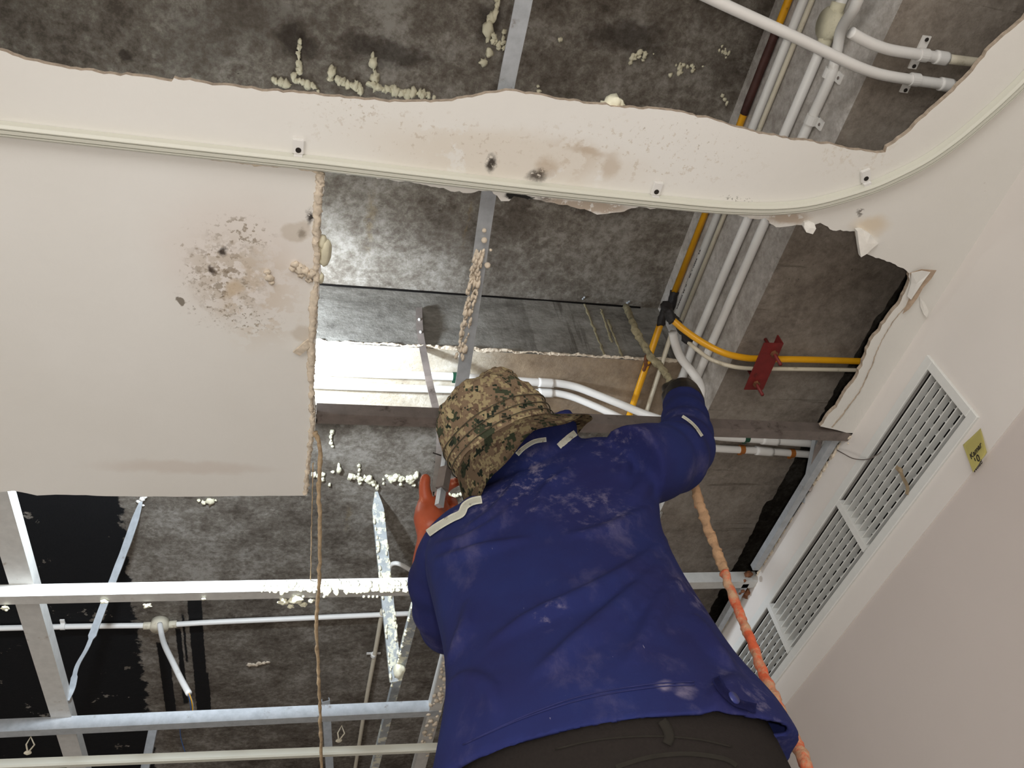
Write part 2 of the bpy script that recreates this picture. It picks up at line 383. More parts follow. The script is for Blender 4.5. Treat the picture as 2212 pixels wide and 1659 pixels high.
# gypsum ceiling: strip under the rail and right hand part, with the upper hole cut out
h1 = P2((0,110),(80,135),(150,150),(260,162),(370,176),(376,168),(385,172),(520,190),(690,206),(830,219),(930,222),(1000,216),(1060,199),(1115,197),(1200,214),(1350,232),(1430,238),(1500,249),(1570,268),(1640,288),(1700,299),(1790,312),(1850,324),(1895,331),(1912,329),(1916,318),(1950,295),(2000,250),(2060,196),(2100,152),(2150,92),(2212,42))
h1 = rag(h1, 0.008, 0.0022) + [V((1.24, -0.1, 0)), V((-0.85, -0.1, 0)), V((-0.85, 0.62, 0))]
edge_low = P2((700,371),(760,376),(870,391),(940,404),(1000,417),(1060,414),(1072,424),(1082,434),(1098,432),(1110,424),(1180,436),(1225,444),(1262,452),(1290,462),(1312,462),(1340,457),(1380,449),(1430,449),(1480,450),(1540,454),(1565,456),(1590,464),(1602,470),(1630,466),(1652,468),(1662,484),(1685,491),(1705,489),(1722,484),(1740,490),(1770,484),(1788,490),(1800,497),(1822,498),(1850,501),(1853,520),(1862,545),(1880,553),(1910,562),(1940,574),(1962,586),(1966,602),(1962,620),(1950,640),(1944,656),(1930,672),(1915,690),(1900,715),(1890,726),(1872,756),(1862,790),(1842,826),(1822,852),(1806,880),(1790,895),(1778,914),(1772,921))
edge_low = rag(edge_low, 0.007, 0.0026)
wy = Ph(1829, 938).y
outer = [V((XMIN, YMIN, 0)), V((XW, YMIN, 0)), V((XW, wy, 0)), Ph(1808, 929)] + edge_low[::-1] + rag(P2((700,371),(560,352),(420,330),(240,302),(0,289)), 0.01, 0.0012) + [V((XMIN, Ph(0, 289).y - 0.02, 0))]
bm = prism(B(), [outer, h1], Z(HC), Z(HC)+0.010, (0, 1)); ceil_strip = struct('ceiling', bm, ['ceiling', 'gypsum_edge'])
panel = rag(P2((0,293),(240,307),(420,335),(560,357),(640,362),(690,372),(700,380),(697,420),(690,500),(694,560),(691,612),(686,700),(679,780),(678,860),(684,905),(676,960),(668,1020),(664,1071)), 0.007, 0.0022) + rag(P2((664,1071),(560,1071),(420,1073),(250,1072),(120,1068),(80,1070),(30,1060),(0,1063)), 0.02, 0.0012)[1:] + [V((XMIN, Ph(0,1063).y, 0)), V((XMIN, Ph(0,293).y - 0.02, 0))]
bm = prism(B(), [panel], Z(HC), Z(HC)+0.010, (0, 1)); struct('ceiling', bm, ['ceiling', 'gypsum_edge'])

bm = B(); Q = P2((-900,180),(0,290),(240,304),(420,332),(560,354),(692,373)); Q = [V((q.x, q.y, Z(HC)+.0105)) for q in Q]
sweep(bm, Q, [(-.03, 0), (.03, 0), (.03, .004), (-.03, .004)], V((0, 0, 1))); struct('trim_7', bm, 'crust')
# concrete slab and the two beams under it
struct('ceiling', box(B(), (XMIN-.3, YMIN-.3, Z(HS)), (3.4, YMAX+.3, Z(HS)+.15)), 'slab')
xy = Ph(696, 740, XB).y; yf = Ph(690, 875, XB).y; yx = Ph(1595, 749, YB).x
def wavy(bm, amp=0.003, sc_=9, cuts=0):
    if cuts: bmesh.ops.subdivide_edges(bm, edges=bm.edges[:], cuts=cuts, use_grid_fill=True)
    for v in bm.verts: v.co += V((noise.noise(v.co*sc_), noise.noise(v.co*sc_+V((7,0,0))), noise.noise(v.co*sc_+V((0,9,0)))))*amp
    return bm
bm = box(B(), (XMIN-.2, xy, Z(XB)), (yx+0.03, yf, Z(HS)+.01)); bmesh.ops.subdivide_edges(bm, edges=bm.edges[:], cuts=40, use_grid_fill=True); wavy(bm, .002, 14)
for f in bm.faces: f.material_index = 0 if abs(f.normal.z) < .5 else 1
bmesh.ops.recalc_face_normals(bm, faces=bm.faces[:])
for f in bm.faces: f.material_index = 1 if f.normal.z < -.5 else 0
struct('trim_1', bm, ['beam_side', 'beam_under'])
redge = rag([V((1.25, YMIN-.2, 0)), V((1.33, 0.2, 0))] + P2((1960,588),(1940,620),(1920,650),(1906,677),(1893,683),(1880,710),(1868,731),(1847,766),(1819,813),(1794,860),(1772,902),(1745,944),(1720,984),(1696,1028),(1669,1078),(1654,1084),(1642,1113),(1618,1165),(1598,1200),(1577,1236),(1548,1290),(1520,1345), h=YB) + [V((1.60, 3.4, 0)), V((1.66, YMAX, 0))], 0.012, 0.004)
plan = [V((yx, YMAX, 0)), V((yx, YMIN-.2, 0))] + redge
bm = prism(B(), [plan], Z(YB), Z(HS)+.01, (0, 1)); struct('trim_2', bm, ['ybeam_under', 'ybeam_side'])
# rough mortar ridge along the beam's lower edge
bm = B(); Q = [V((XMIN + (yx-XMIN)*i/840, xy - 0.003, Z(XB)+0.004)) for i in range(840)]
crust(bm, Q, .0035, .005); struct('trim_3', bm, 'crust')
# black boxes standing in for the unlit void beyond the beams, the room walls, the floor
struct('wall_right', box(B(), (2.35, YMIN-.3, Z(1.0)), (2.45, YMAX+.3, Z(HS)+.02)), 'void')  # added to keep world light out, its shade put into the colour
struct('wall_right', box(B(), (XW+.03, YMIN-.3, Z(0.98)), (2.45, YMAX+.3, Z(1.0))), 'void')
zb = Px(1848, 1334, XW).z
struct('wall_right', box(B(), (XW+.004, YMIN, 0), (XW+.12, YMAX, zb)), 'wall')
struct('wall_left', box(B(), (XMIN-.12, YMIN-.1, 0), (XMIN, YMAX+.1, Z(HS)+.02)), 'wall')
struct('wall_front', box(B(), (XMIN-.1, YMAX, 0), (2.45, YMAX+.12, Z(HS)+.02)), 'wall')
struct('wall_back', box(B(), (XMIN-.1, YMIN-.12, Z(HC)-.30), (2.45, YMIN, Z(HS)+.02)), 'wall')
struct('floor', box(B(), (XMIN, YMIN-.1, -.08), (XW+.12, YMAX+.1, 0)), 'floor')
# bulkhead face with the opening of the grille
ga, gb = Px(2007.6, 798, XW), Px(2090.7, 900.6, XW)
y0, zt, zl = ga.y, ga.z, gb.z
ym1, ym2 = Px(1815, 1077, XW).y + .008, Px(1663, 1297, XW).y + .008
y1 = ym2 + (ym2-ym1) - .01; FW = 0.024
bm = B()
for a, b in (((XW, YMIN, zb), (XW+.03, y0-FW+.004, Z(HC)+.02)), ((XW, y1+FW-.004, zb), (XW+.03, YMAX, Z(HC)+.02)), ((XW, y0-FW+.004, zb), (XW+.03, y1+FW-.004, zl-FW+.004)), ((XW, y0-FW+.004, zt+FW-.004), (XW+.03, y1+FW-.004, Z(HC)+.02))): box(bm, a, b)
struct('trim_4', bm, 'bulk')
# rough top edge of the bulkhead where the board has been torn away
bm = B(); Q = [V((XW+.004, wy + (3.4-wy)*i/520, Z(HC)+.018)) for i in range(521)]
crust(bm, Q, .005, .006); struct('trim_5', bm, 'crust')

# ------------------------------------------------------------------ air grille
g = empty('air_grille', (XW, (y0+y1)/2, (zt+zl)/2), 'long white air grille of thin slats set into the bulkhead above the taupe wall', 'grille')
bm = B(); x0, x1 = XW-.007, XW+.001
box(bm, (x0, y0-FW, zt), (x1, y1+FW, zt+FW)); box(bm, (x0, y0-FW, zl-FW), (x1, y1+FW, zl)); box(bm, (x0, y0-FW, zl), (x1, y0, zt)); box(bm, (x0, y1, zl), (x1, y1+FW, zt))
bmesh.ops.bevel(bm, geom=bm.edges[:], offset=.0015, segments=1, affect='EDGES'); link('frame', bm, 'bulk2', g)
for ym in (ym1, ym2):
    link('mullion', box(B(), (x0-.001, ym-.009, zl+.001), (x1+.03, ym+.009, zt-.001)), 'bulk2', g)
NL = 7; secs = [(y0, ym1-.009), (ym1+.009, ym2-.009), (ym2+.009, y1)]
for a, b in secs:
    for i in range(NL):
        z = zt - (zt-zl)*(i+0.75)/(NL+.3)
        bm = B(); q = [V((XW-.003, a+.001, z-.0014)), V((XW-.003, a+.001, z+.0014)), V((XW+.0165, a+.001, z+.0010)), V((XW+.0165, a+.001, z-.0002))]
        lo = [bm.verts.new(p) for p in q]; hi = [bm.verts.new(p + V((0, b-a-.002, 0))) for p in q]
        for j in range(4): bm.faces.new((lo[j], lo[(j+1)%4], hi[(j+1)%4], hi[j]))
        bm.faces.new(lo[::-1]); bm.faces.new(hi); link('slat', bm, 'bulk2', g)
    n = 11
    for i in range(n):
        y = a + (b-a)*(i+.6)/n
        link('vane', box(B(), (XW+.018, y-.001, zl+.002), (XW+.034, y+.001, zt-.002)), 'bulk2', g)
bm = B()
for a_, b_ in (((XW+.05, y0, zl), (XW+.3, y1, zl+.002)), ((XW+.05, y0, zt-.002), (XW+.3, y1, zt)), ((XW+.05, y0, zl+.002), (XW+.3, y0+.002, zt-.002)), ((XW+.05, y1-.002, zl+.002), (XW+.3, y1, zt-.002)), ((XW+.3, y0, zl), (XW+.302, y1, zt))): box(bm, a_, b_)
link('duct', bm, 'darkvent', g)

# ribbon strips tied to the grille
bm = B(); sweep(bm, cr([Px(u, v, XW-.009) for u, v in ((1935,1008),(1945,1020),(1952,1035),(1960,1052),(1958,1068))]), [(-.005, 0), (.005, 0), (.005, .001), (-.005, .001)], V((1, 0, 0)))
lump(bm, Px(1945, 1015, XW-.009), .006, (.6, 1, 1.4)); tag(link('ribbon', bm, 'ribbon'), 'brown ribbon tied to the air grille slats, nearest the sticky note', 'ribbon')
bm = B(); sweep(bm, cr([Px(u, v, XW-.010) for u, v in ((1636,1425),(1642,1450),(1648,1475),(1652,1492))]), [(-.006, 0), (.006, 0), (.006, .001), (-.006, .001)], V((1, 0, 0)))
for k in range(3): sweep(bm, [Px(1649+k*4, 1487, XW-.011), Px(1653+k*4.5, 1506-k, XW-.012)], circ(.0006, 6))
tag(link('ribbon', bm, 'ribbon'), 'frayed beige ribbon on the far end of the air grille behind the orange hose', 'ribbon')
# thin wire looping from the steel frame into the grille
bm = B(); tube(bm, [Px(1808, 972, XW-.004), Px(1822, 980, XW-.012), Px(1845, 991, XW-.016), Px(1875, 992, XW-.014), Px(1895, 982, XW-.010), Px(1908, 970, XW+.01)], .0014, 8)
tag(link('wire', bm, 'gald'), 'thin grey wire looping from the torn ceiling edge into the air grille', 'wire')

# sticky note with handwriting
na, nb, nc, nd = [Px(u, v, XW-.003) for u, v in ((2117,926),(2084,962),(2102,1022),(2134,978))]
na, nb, nd = Px(2118,925,XW-.0015), Px(2083,961,XW-.0015), Px(2135,977,XW-.0015); nc = Px(2105,1021,XW-.012)
note = empty('sticky_note', na, 'yellow sticky note with handwriting stuck at the lower edge of the bulkhead', 'sticky note')
bm = B(); N = 10; grid = []
for i in range(N+1):
    row = []
    for j in range(N+1):
        a, b = i/N, j/N
        p = na*(1-a)*(1-b) + nb*(1-a)*b + nd*a*(1-b) + nc*a*b
        p.x -= 0.006*math.sin(max(a, b)*math.pi*.5)*min(a+b, 1)*.6; row.append(bm.verts.new(p))
    grid.append(row)
for i in range(N):
    for j in range(N): bm.faces.new((grid[i][j], grid[i+1][j], grid[i+1][j+1], grid[i][j+1]))
bmesh.ops.solidify(bm, geom=bm.faces[:], thickness=.0004)
link('paper', bm, 'note', note, True)
def text3d(name, body, org, xdir, updir, size, mat, parent, ext=.0003, shear=0.0, label=None):
    cu = bpy.data.curves.new(name, 'FONT'); cu.body = body; cu.size = size; cu.extrude = ext; cu.shear = shear; cu.offset = size*.012
    t = bpy.data.objects.new(name, cu); COL.objects.link(t)
    bpy.context.view_layer.update()
    me = bpy.data.meshes.new_from_object(t.evaluated_get(bpy.context.evaluated_depsgraph_get())); bpy.data.objects.remove(t)
    me.materials.clear(); me.materials.append(M[mat])
    o = bpy.data.objects.new(name, me); COL.objects.link(o)
    x = xdir.normalized(); z = x.cross(updir).normalized(); y = z.cross(x)
    mw = Matrix(((x.x, y.x, z.x, org.x), (x.y, y.y, z.y, org.y), (x.z, y.z, z.z, org.z), (0, 0, 0, 1)))
    if parent: o.parent = parent; o.matrix_parent_inverse = Matrix.Translation(parent.location).inverted()
    o.matrix_basis = mw
    if label: o['label'] = label
    return o
def onnote(u, v): return Px(u, v, XW-.0105)
xd = onnote(2124, 958) - onnote(2097, 992); ud = onnote(2097, 980) - onnote(2102, 994)
for body, u, v, s in (('Kamar', 2098, 993, .0155), ('10', 2107, 1006, .019), ('Melati', 2105, 1021, .0125)):
    text3d('handwriting', body, onnote(u, v), xd, ud, s, 'ink', note, shear=.35)

# ------------------------------------------------------------------ curtain rails
def rail_prof(w_, h_):
    a = w_/2; g = w_*.04
    return [(-a, 0), (-a, h_*.8), (-a*.6, h_), (-a*.36-g, h_), (-a*.36-g, h_*.78), (-a*.36+g, h_*.78), (-a*.36+g, h_), (a*.36-g, h_), (a*.36-g, h_*.78), (a*.36+g, h_*.78), (a*.36+g, h_), (a*.6, h_), (a, h_*.8), (a, 0)]
rail = empty('curtain_rail', Ph(1100, 398), 'curved white curtain rail running along the strip of ceiling between the holes', 'curtain rail')
pts = [V((XMIN+.3, Ph(0,272).y-.02, Z(HC)))] + P2((0,273),(350,312),(700,350),(1060,393),(1250,414),(1418,431),(1520,441),(1600,446),(1680,446),(1760,436),(1868,405),(1940,374),(2000,342),(2060,300),(2120,250),(2170,205),(2212,163),(2260,105),(2300,40)) 
Q = [pts[0].lerp(pts[1], i/8) for i in range(8)] + [pts[1].lerp(pts[2], i/4) for i in range(4)] + [pts[2].lerp(pts[3], i/4) for i in range(4)] + cr(pts[3:], 8); Q = [V((q.x, q.y, Z(HC)-.0005)) for q in Q]
bm = B(); sweep(bm, Q, rail_prof(.021, -.018), V((0, 0, 1))); link('profile', bm, 'track', rail)
for u, v in ((645,315),(1418,406),(1868,378)):
    c = Ph(u, v); t = (Ph(u+60, v+7) - c).normalized() if u < 1800 else (Ph(1895,392)-Ph(1840,412)).normalized()
    s = V((-t.y, t.x, 0)); bm = B(); zz = Z(HC)
    def bx(a0, a1, b0, b1, z0, z1):
        vs = [bm.verts.new(c + t*a + s*b + V((0, 0, z))) for z in (z0, z1) for a, b in ((a0, b0), (a1, b0), (a1, b1), (a0, b1))]
        for f in ((0,3,2,1),(4,5,6,7),(0,1,5,4),(1,2,6,5),(2,3,7,6),(3,0,4,7)): bm.faces.new([vs[i] for i in f])
    bx(-.0095, .0095, -.014, .013, -.006, 0); bmesh.ops.bevel(bm, geom=bm.edges[:], offset=.0015, segments=2, affect='EDGES')
    bx(-.007, .007, .013, .022, -.013, -.002)
    br = link('bracket', bm, 'pvc', rail)
    bm = B(); cc = c + s*.005 + V((0, 0, -.0062)); bmesh.ops.create_cone(bm, cap_ends=True, segments=18, radius1=.0048, radius2=.0048, depth=.0012, matrix=Matrix.Translation(cc)); link('screw', bm, 'dark', br)
# lower rail with its hooks
rail2 = empty('curtain_rail', Ph(470, 1620, 1.31), 'straight white curtain rail hanging below the bare frame at the bottom left', 'curtain rail')
A, Bp = Ph(0, 1644, 1.31), Ph(945, 1608, 1.31); d = Bp - A
bm = B(); sweep(bm, [A - d*1.2, Bp + d*.35], rail_prof(.026, -.024), V((0, 0, 1))); link('profile', bm, 'track', rail2)
for u, v in ((60,1626),(732,1600)):
    c = Ph(u, v, 1.318); bm = B(); w3 = .014; r3 = .0024
    tt = d.normalized(); up = (Ph(u+6, v-32, 1.36) - c).normalized()
    loop = [c, c + tt*w3 + up*.022, c + up*.046, c - tt*w3*.6 + up*.024, c]
    sweep(bm, loop, circ(r3, 8)); lump(bm, c, .009, (1.2, 1, .6)); link('hook', bm, 'cream', rail2)

# ------------------------------------------------------------------ steel framing
def bar(name, a, b, w_, h_, mat, label, up=V((0, 0, 1)), cat='steel channel', group=None, closed_box=True, parts=(), twist=None, sub=1):
    a, b = V(a), V(b); n = max(2, int((b-a).length/.05)*sub)
    Q = [a.lerp(b, i/n) for i in range(n+1)]
    pr = [(-w_/2, 0), (w_/2, 0), (w_/2, h_), (-w_/2, h_)] if closed_box else cprof(w_, h_)
    bm = B(); sweep(bm, Q, pr, up)
    if closed_box: bmesh.ops.bevel(bm, geom=[e for e in bm.edges if e.calc_face_angle(0) > .6], offset=min(w_, h_)*.08, segments=2, affect='EDGES')
    o = link(name, bm, mat); tag(o, label, cat, group); return o
yj1 = Ph(690, 893).y; G = 'ceiling joists across the void'
def joist(ya, yb, x0, x1, h_, w_, mat, label):
    return bar('ceiling_joist', (x0, ya, Z(HC)), (x1, yb, Z(HC)), w_, h_, mat, label, group=G, cat='joist')
j1a, j1b = Ph(683, 903), Ph(1832, 937)
joist(yj1+.016, yj1+.018, j1a.x, XW+.002, .034, .030, 'gald', 'dull steel joist crossing behind the hat from the board edge to the air grille')
j2a = Ph(0, 1308); joist(Ph(400, 1300).y, Ph(1540, 1264).y, -2.6, XW+.004, .036, .034, 'galw', 'bright steel joist daubed with foam, second joist beyond the hat')
j3 = Ph(400, 1562); joist(j3.y, Ph(880, 1545).y, -2.6, Ph(955, 1535).x, .040, .036, 'gal', 'grey steel joist with foam crumbs just above the lower curtain rail')
# foam smeared over the bright joist
j2ya, j2yb = Ph(400, 1300).y, Ph(1540, 1264).y
def onj2(u, v):
    p = Py(u, v, j2ya)
    for _ in range(3): p = Py(u, v, j2ya + (j2yb-j2ya)*(p.x+2.6)/(XW+2.6) - .0178)
    return p
for (ua, ub, n_, vtop, vbot) in ((560, 885, 170, 1259, 1277),):
    bm = B()
    for i in range(n_):
        u = ua + (ub-ua)*random.random()**.8; v = vtop + (vbot-vtop)*random.random()
        p = onj2(u, v); r = .0016 + .0030*random.random()
        lump(bm, p, r, (1.8, .6, 1.2 + 2.2*random.random()), .7, 2, i)
    for u in (786, 797, 806, 815, 700, 655): lump(bm, onj2(u, 1289), .0042, (1, 1, 1.1), .1, 1, u)
    tag(link('foam_smear', bm, 'foam', smooth=True), 'white foam smeared over the bright joist beside the worker', 'foam', kind='stuff')
bm = B()
for (u, v, r) in ((612,1300,.016),(640,1296,.020),(655,1306,.012),(672,1298,.010),(628,1310,.010),(318,1308,.012),(226,1300,.010),(12,1314,.011),(440,1294,.006)):
    lump(bm, Ph(u, v, HC-.004), r*.8, (1, .9, .5), .8, 3, u)
tag(link('foam_lump', bm, 'foam', smooth=True), 'lumps of crumbly foam stuck under the bright joist', 'foam', kind='stuff')

# wide runner going away at the left, its flank lit by the work lamp
ra, rb = Ph(17, 1064, HC+.036), Ph(179, 1637, HC+.036)
dd = (rb-ra).normalized(); ra -= dd*.5; rb += dd*2.4; off = V((-.028, 0, 0))
bar('ceiling_runner', ra+off, rb+off, .056, .040, 'galw', 'wide steel runner crossing under the black bay at far left', cat='steel channel')
# slack channel over the hat, held at its lower end by the orange glove
ca = Ph(1139, -40, 1.395); cb = Ph(1000, 830, 1.375); cc_ = Ph(951, 1100, 1.235)
ca2 = ca + (ca-cb).normalized()*.9
cend = ca2.lerp(cc_, 1)
tdir = (cc_-ca2).normalized()
Q = cr([Ph(1180, -330, 1.40), Ph(1139, -40, 1.40), Ph(1092, 197, 1.395), Ph(1056, 420, 1.392), Ph(1002, 800, 1.385), Ph(987, 890, 1.325), Ph(968, 1000, 1.20), Ph(953, 1092, 1.10)], 16); bm = B()
sweep(bm, Q, [(-.0145, 0), (.0145, 0), (.011, .019), (-.011, .019)], V((0, 0, 1)), True, lambda i: 1.0 if i < len(Q)-40 else max(.62, 1 - (i-len(Q)+40)*.013))
for v in bm.verts: v.co += V((0, 0, .0))
sc_ = link('loose_channel', bm, 'gal'); tag(sc_, 'long loose steel channel running over the hat into the orange glove', 'steel channel')
bm = B()
for i in range(170):
    t = random.random()**1.2; p = Ph(1043 - t*42, 545 + t*230, 1.386); lump(bm, p + V((random.uniform(-.016, .004), 0, random.uniform(-.002, .010))), .0018 + .0032*random.random(), (1, 2.6, .8), .7, 1, i)
for u, v, r in ((1046,498,.0045),(1046,519,.006),(1053,573,.0065),(1060,540,.003)): lump(bm, Ph(u, v, 1.388), r, (1, 1, 1), .1, 2, u)
foamch = link('foam_crust', bm, 'crust', sc_, True, 'crust of dried plaster and foam beads'); foamch['kind'] = 'stuff'
sleeve = B(); s0 = Ph(968, 1012, 1.186); s1 = Ph(960, 1056, 1.136)
sweep(sleeve, [s0, s1], [(-.012, -.003), (.012, -.003), (.010, .016), (-.010, .016)], V((0, 0, 1))); link('sleeve', sleeve, 'gald', sc_)
# hanger from the beam face to the joint over the hand
XF = xy - .003
def hanger(name, P, w_, h_, mat, label, up, cat='steel hanger', jig=0, closed=False):
    bm = B(); Q = cr(P, 10) if len(P) > 2 else [V(P[0]).lerp(V(P[1]), i/20) for i in range(21)]
    sweep(bm, Q, cprof(w_, h_, .0018, .004) if not closed else [(-w_/2,0),(w_/2,0),(w_/2,h_),(-w_/2,h_)], up)
    o = link(name, bm, mat); return tag(o, label, cat)
ha = Py(905, 664, xy-.012); hb = Py(908, 720, xy-.014); hc = Ph(950, 930, 1.52); hd = Ph(942, 1060, 1.15)
hg = hanger('ceiling_hanger', [ha, hb, Ph(925, 812, 1.63), hc, hd], .018, .012, 'gald', 'dark bent steel hanger bolted to the beam face above the orange glove', V((0.25, 1, .2)))
for u, v in ((906,690),(909,717)):
    bm = B(); lump(bm, Py(u, v, xy-.018), .0045, (1, 1, 1), 0); link('bolt', bm, 'galw', hg, True)
for u, v, du, dv in ((935,978,18,6),(938,998,16,-4)):
    bm = B(); a = Ph(u, v, 1.36); sweep(bm, [a, Ph(u+du, v+dv, 1.355)], circ(.0016, 8)); link('screw', bm, 'dark', hg)
# broad strap hanging from the slab with an open lower end
sa, sb = Ph(813, 1062, HS-.003), Ph(856, 1472, 1.43)
bm = B(); Q = [sa.lerp(sb, i/40) for i in range(41)]
sweep(bm, Q, [(x*(1), y) for x, y in cprof(.040, .020, .0018, .005)], V((0, 1, .3)), True, lambda i: min(1, .25 + i/5))
hs_ = tag(link('ceiling_hanger', bm, 'foamy'), 'broad foam-streaked steel hanger with a pointed top and open lower end', 'steel hanger')
bm = B()
for i in range(60):
    t = .1 + .88*random.random(); p = sa.lerp(sb, t) + V((random.choice((-.019, .019))*random.uniform(.6, 1.05), -.004, 0))
    lump(bm, p, .003 + .003*random.random(), (1, 1, 2.4), .4, 1, i)
link('foam_drips', bm, 'foam', hs_, True)['kind'] = 'stuff'
# narrower channel crossing behind it
na_, nb_ = Ph(899, 1315, 1.44), Ph(800, 1700, 1.44)
nar = bar('ceiling_runner', na_, nb_ + (nb_-na_)*.4, .028, .024, 'foamy', 'narrow steel runner slanting away beside the worker, foam on its edge')
bm = B(); lump(bm, Ph(862, 1448, 1.435), .026, (.75, 1.3, .8), .25, 3, 2)
tag(link('foam_lump', bm, 'foam', smooth=True), 'fat cream foam lump between the broad hanger and the narrow runner', 'foam')
bm = B()
for i in range(26):
    t = random.random()*.4; lump(bm, na_.lerp(nb_, t) + V((-.014, 0, .002)), .003+.003*random.random(), (1, 1.8, 1), .6, 1, i)
link('foam_drips', bm, 'foam', nar, True)['kind'] = 'stuff'
# plastered runner beside the worker at the bottom
pa, pb = Ph(978, 1395, HC+.002), Ph(896, 1700, HC+.002)
ob = bar('ceiling_runner', pa - (pb-pa)*.3, pb + (pb-pa)*.5, .042, .036, 'galw', 'plaster-spotted steel runner leaving the frame beside the blue shirt hem')
bm = B()
for i in range(70): 
    t = random.random()*.75; lump(bm, pa.lerp(pb, t) + V((random.uniform(-.02, .02), 0, random.uniform(-.006, .004))), .004+.006*random.random(), (1, 1.3, .6), .5, 1, i)
link('plaster_spots', bm, 'crust', ob, True)['kind'] = 'stuff'
# crushed diagonal brace at the left
bm = B(); Q = cr([Ph(306, 1080, HS-.004), Ph(276, 1168, 1.86), Ph(247, 1245, 1.76), Ph(215, 1330, 1.64), Ph(190, 1395, 1.55), Ph(166, 1440, 1.50), Ph(156, 1484, 1.44), Ph(143, 1512, 1.405)], 8)
wd = [1.0 if i < 30 else (.55 if i < 44 else .8) for i in range(len(Q))]
sweep(bm, Q, [(-.013, 0), (.013, 0), (.010, .007), (0, .003), (-.010, .007)], V((.3, 1, .1)), True, lambda i: min(1, .3+i/6)*wd[i]*(1+.15*noise.noise(Q[i]*20)))
br_ = tag(link('ceiling_brace', bm, 'gal'), 'crushed twisted steel brace crossing the black bay at the left', 'steel brace')
bm = B()
for u, v, r in ((308,1078,.010),(300,1084,.008),(314,1074,.006),(309,1092,.005)): lump(bm, Ph(u, v, HS-.006), r, (1, 1, .5), .5, 2, u)
link('plaster_cap', bm, 'plaster', br_, True)
for (a, b, lab) in (((330,1575), (300,1720), 'short bluish steel hanger under the lower curtain rail, left one'), ((704,1515), (716,1720), 'short bluish steel hanger beside the hanging cord below the third joist')):
    p, q = Ph(*a, 1.62), Ph(*b, 1.50)
    hanger('ceiling_hanger', [p, q], .030, .014, 'gal', lab, V((0, 1, .3)))
# steel frame along the bulkhead
fa, fb = Ph(1822, 938, HC+.012), Ph(1640, 1232, HC+.004)
off = V((-.012, 0, 0)); fr_ = bar('edge_channel', fa+off*.9, fb+off*.9, .021, .020, 'gal', 'grey steel edge channel leaning along the air grille bulkhead', cat='steel channel')
fa2, fb2 = Ph(1612, 1262, HC), Ph(1520, 1420, HC)
bar('edge_channel', fa2, fb2+(fb2-fa2)*1.0, .021, .020, 'gal', 'rusty lower length of the edge channel beyond the orange hose', cat='steel channel')
hanger('ceiling_hanger', [Ph(1776, 928, 1.49), Ph(1745, 1060, 1.372)], .016, .010, 'gald', 'short upright hanger between joist and edge channel, near the grille', V((.3, 1, 0)))
hanger('ceiling_hanger', [Ph(1762, 930, 1.49), Ph(1732, 1085, 1.375)], .014, .010, 'gal', 'thin strip hanger dropping onto the edge channel by the grille', V((1, .3, 0)))
bm = B()
for i in range(45): lump(bm, Ph(1612+random.uniform(-14, 14), 1262+random.uniform(-24, 26), HC-.002+random.uniform(0,.03)), .004+.007*random.random(), (1, 1, 1), .6, 1, i)
tag(link('debris', bm, 'rust', smooth=True), 'rusty debris where the edge channel meets the bright joist', 'debris', kind='stuff')
# lone foam-edged strip seen under the raised arm
sp = B(); qa, qb = Pd(1432, 1062, 2.05), Pd(1408, 1125, 2.0)
sweep(sp, [Ph(1486, 960, HS), Ph(1452, 1040, 1.72), Ph(1425, 1110, 1.52), Ph(1404, 1160, HC+.03)], [(-.016, 0), (.016, 0), (.016, .006), (-.016, .006)], V((0, 0, 1)))
so = tag(link('metal_strip', sp, 'galw'), 'pale metal strip with foam drops showing under the raised arm', 'metal strip')
bm = B()
for u, v in ((1455,1055),(1458,1066),(1428,1110),(1430,1098),(1419,1128)): lump(bm, Ph(u, v, 1.60), .0065, (1, 1, 1.2), .2, 2, u)
link('foam_drops', bm, 'foamd', so, True)['kind'] = 'stuff'
# ------------------------------------------------------------------ pipes and conduits
def pipe(name, P, r, mat, label, cat='pipe', group=None, smooth=True, n=16):
    bm = B(); tube(bm, P, r, n, smooth); return tag(link(name, bm, mat, smooth=True), label, cat, group)
def seg(name, parent, a, b, r, mat, label=None, jit=0):
    bm = B(); Q = [V(a).lerp(V(b), i/6) for i in range(7)]; tube(bm, Q, r, 16, False, jit); return link(name, bm, mat, parent, True, label)
FX = yx                                            # face of the cross beam
def face_run(u0, v0, u1, v1, r, ext=1.2):
    "straight run along the beam face: keeps one height, clamped to the face"
    a, b = Px(u0, v0, FX-r-.002), Px(u1, v1, FX-r-.002); z = (a.z+b.z)/2
    a.z = b.z = z; return a, b
GF = 'pipes running along the cross beam'
def longrun(u0, v0, u1, v1, r):
    a, b = face_run(u0, v0, u1, v1, r); d = (a-b).normalized(); return a + d*1.0, b
# yellow pipe, brown length in the upper hole
a, b = longrun(1610, 240, 1450, 648, .0095)
yp = pipe('gas_pipe', [a, b], .0092, 'yellow', 'yellow pipe along the cross beam, dark brown length in the upper hole', group=GF, smooth=False)
m1, m2 = Px(1692, 62, FX-.012), Px(1606, 245, FX-.012); m1.z = m2.z = a.z; seg('brown_sleeve', yp, m1, m2, .0108, 'brown', jit=.05)
t1 = b + V((0, -.03, 0)); t2 = b + V((0, .035, -.012)); seg('tape_joint', yp, t1, t2, .0115, 'tape', jit=.3)
# yellow continuation under the long beam
c0 = Ph(1427, 698, XB-.016); c1 = Ph(1364, 884, XB-.016)
yc = pipe('gas_pipe', [c0, c1 + (c1-c0)*1.5], .0092, 'yellow', 'short yellow pipe under the beam between hat and black glove', group=GF, smooth=False)
seg('rust_joint', yc, Ph(1402, 768, XB-.016), Ph(1393, 800, XB-.016), .0105, 'rust', jit=.3)
seg('tape_joint', yc, Ph(1438, 668, XB-.01), Ph(1427, 700, XB-.016), .0108, 'tape', jit=.3)
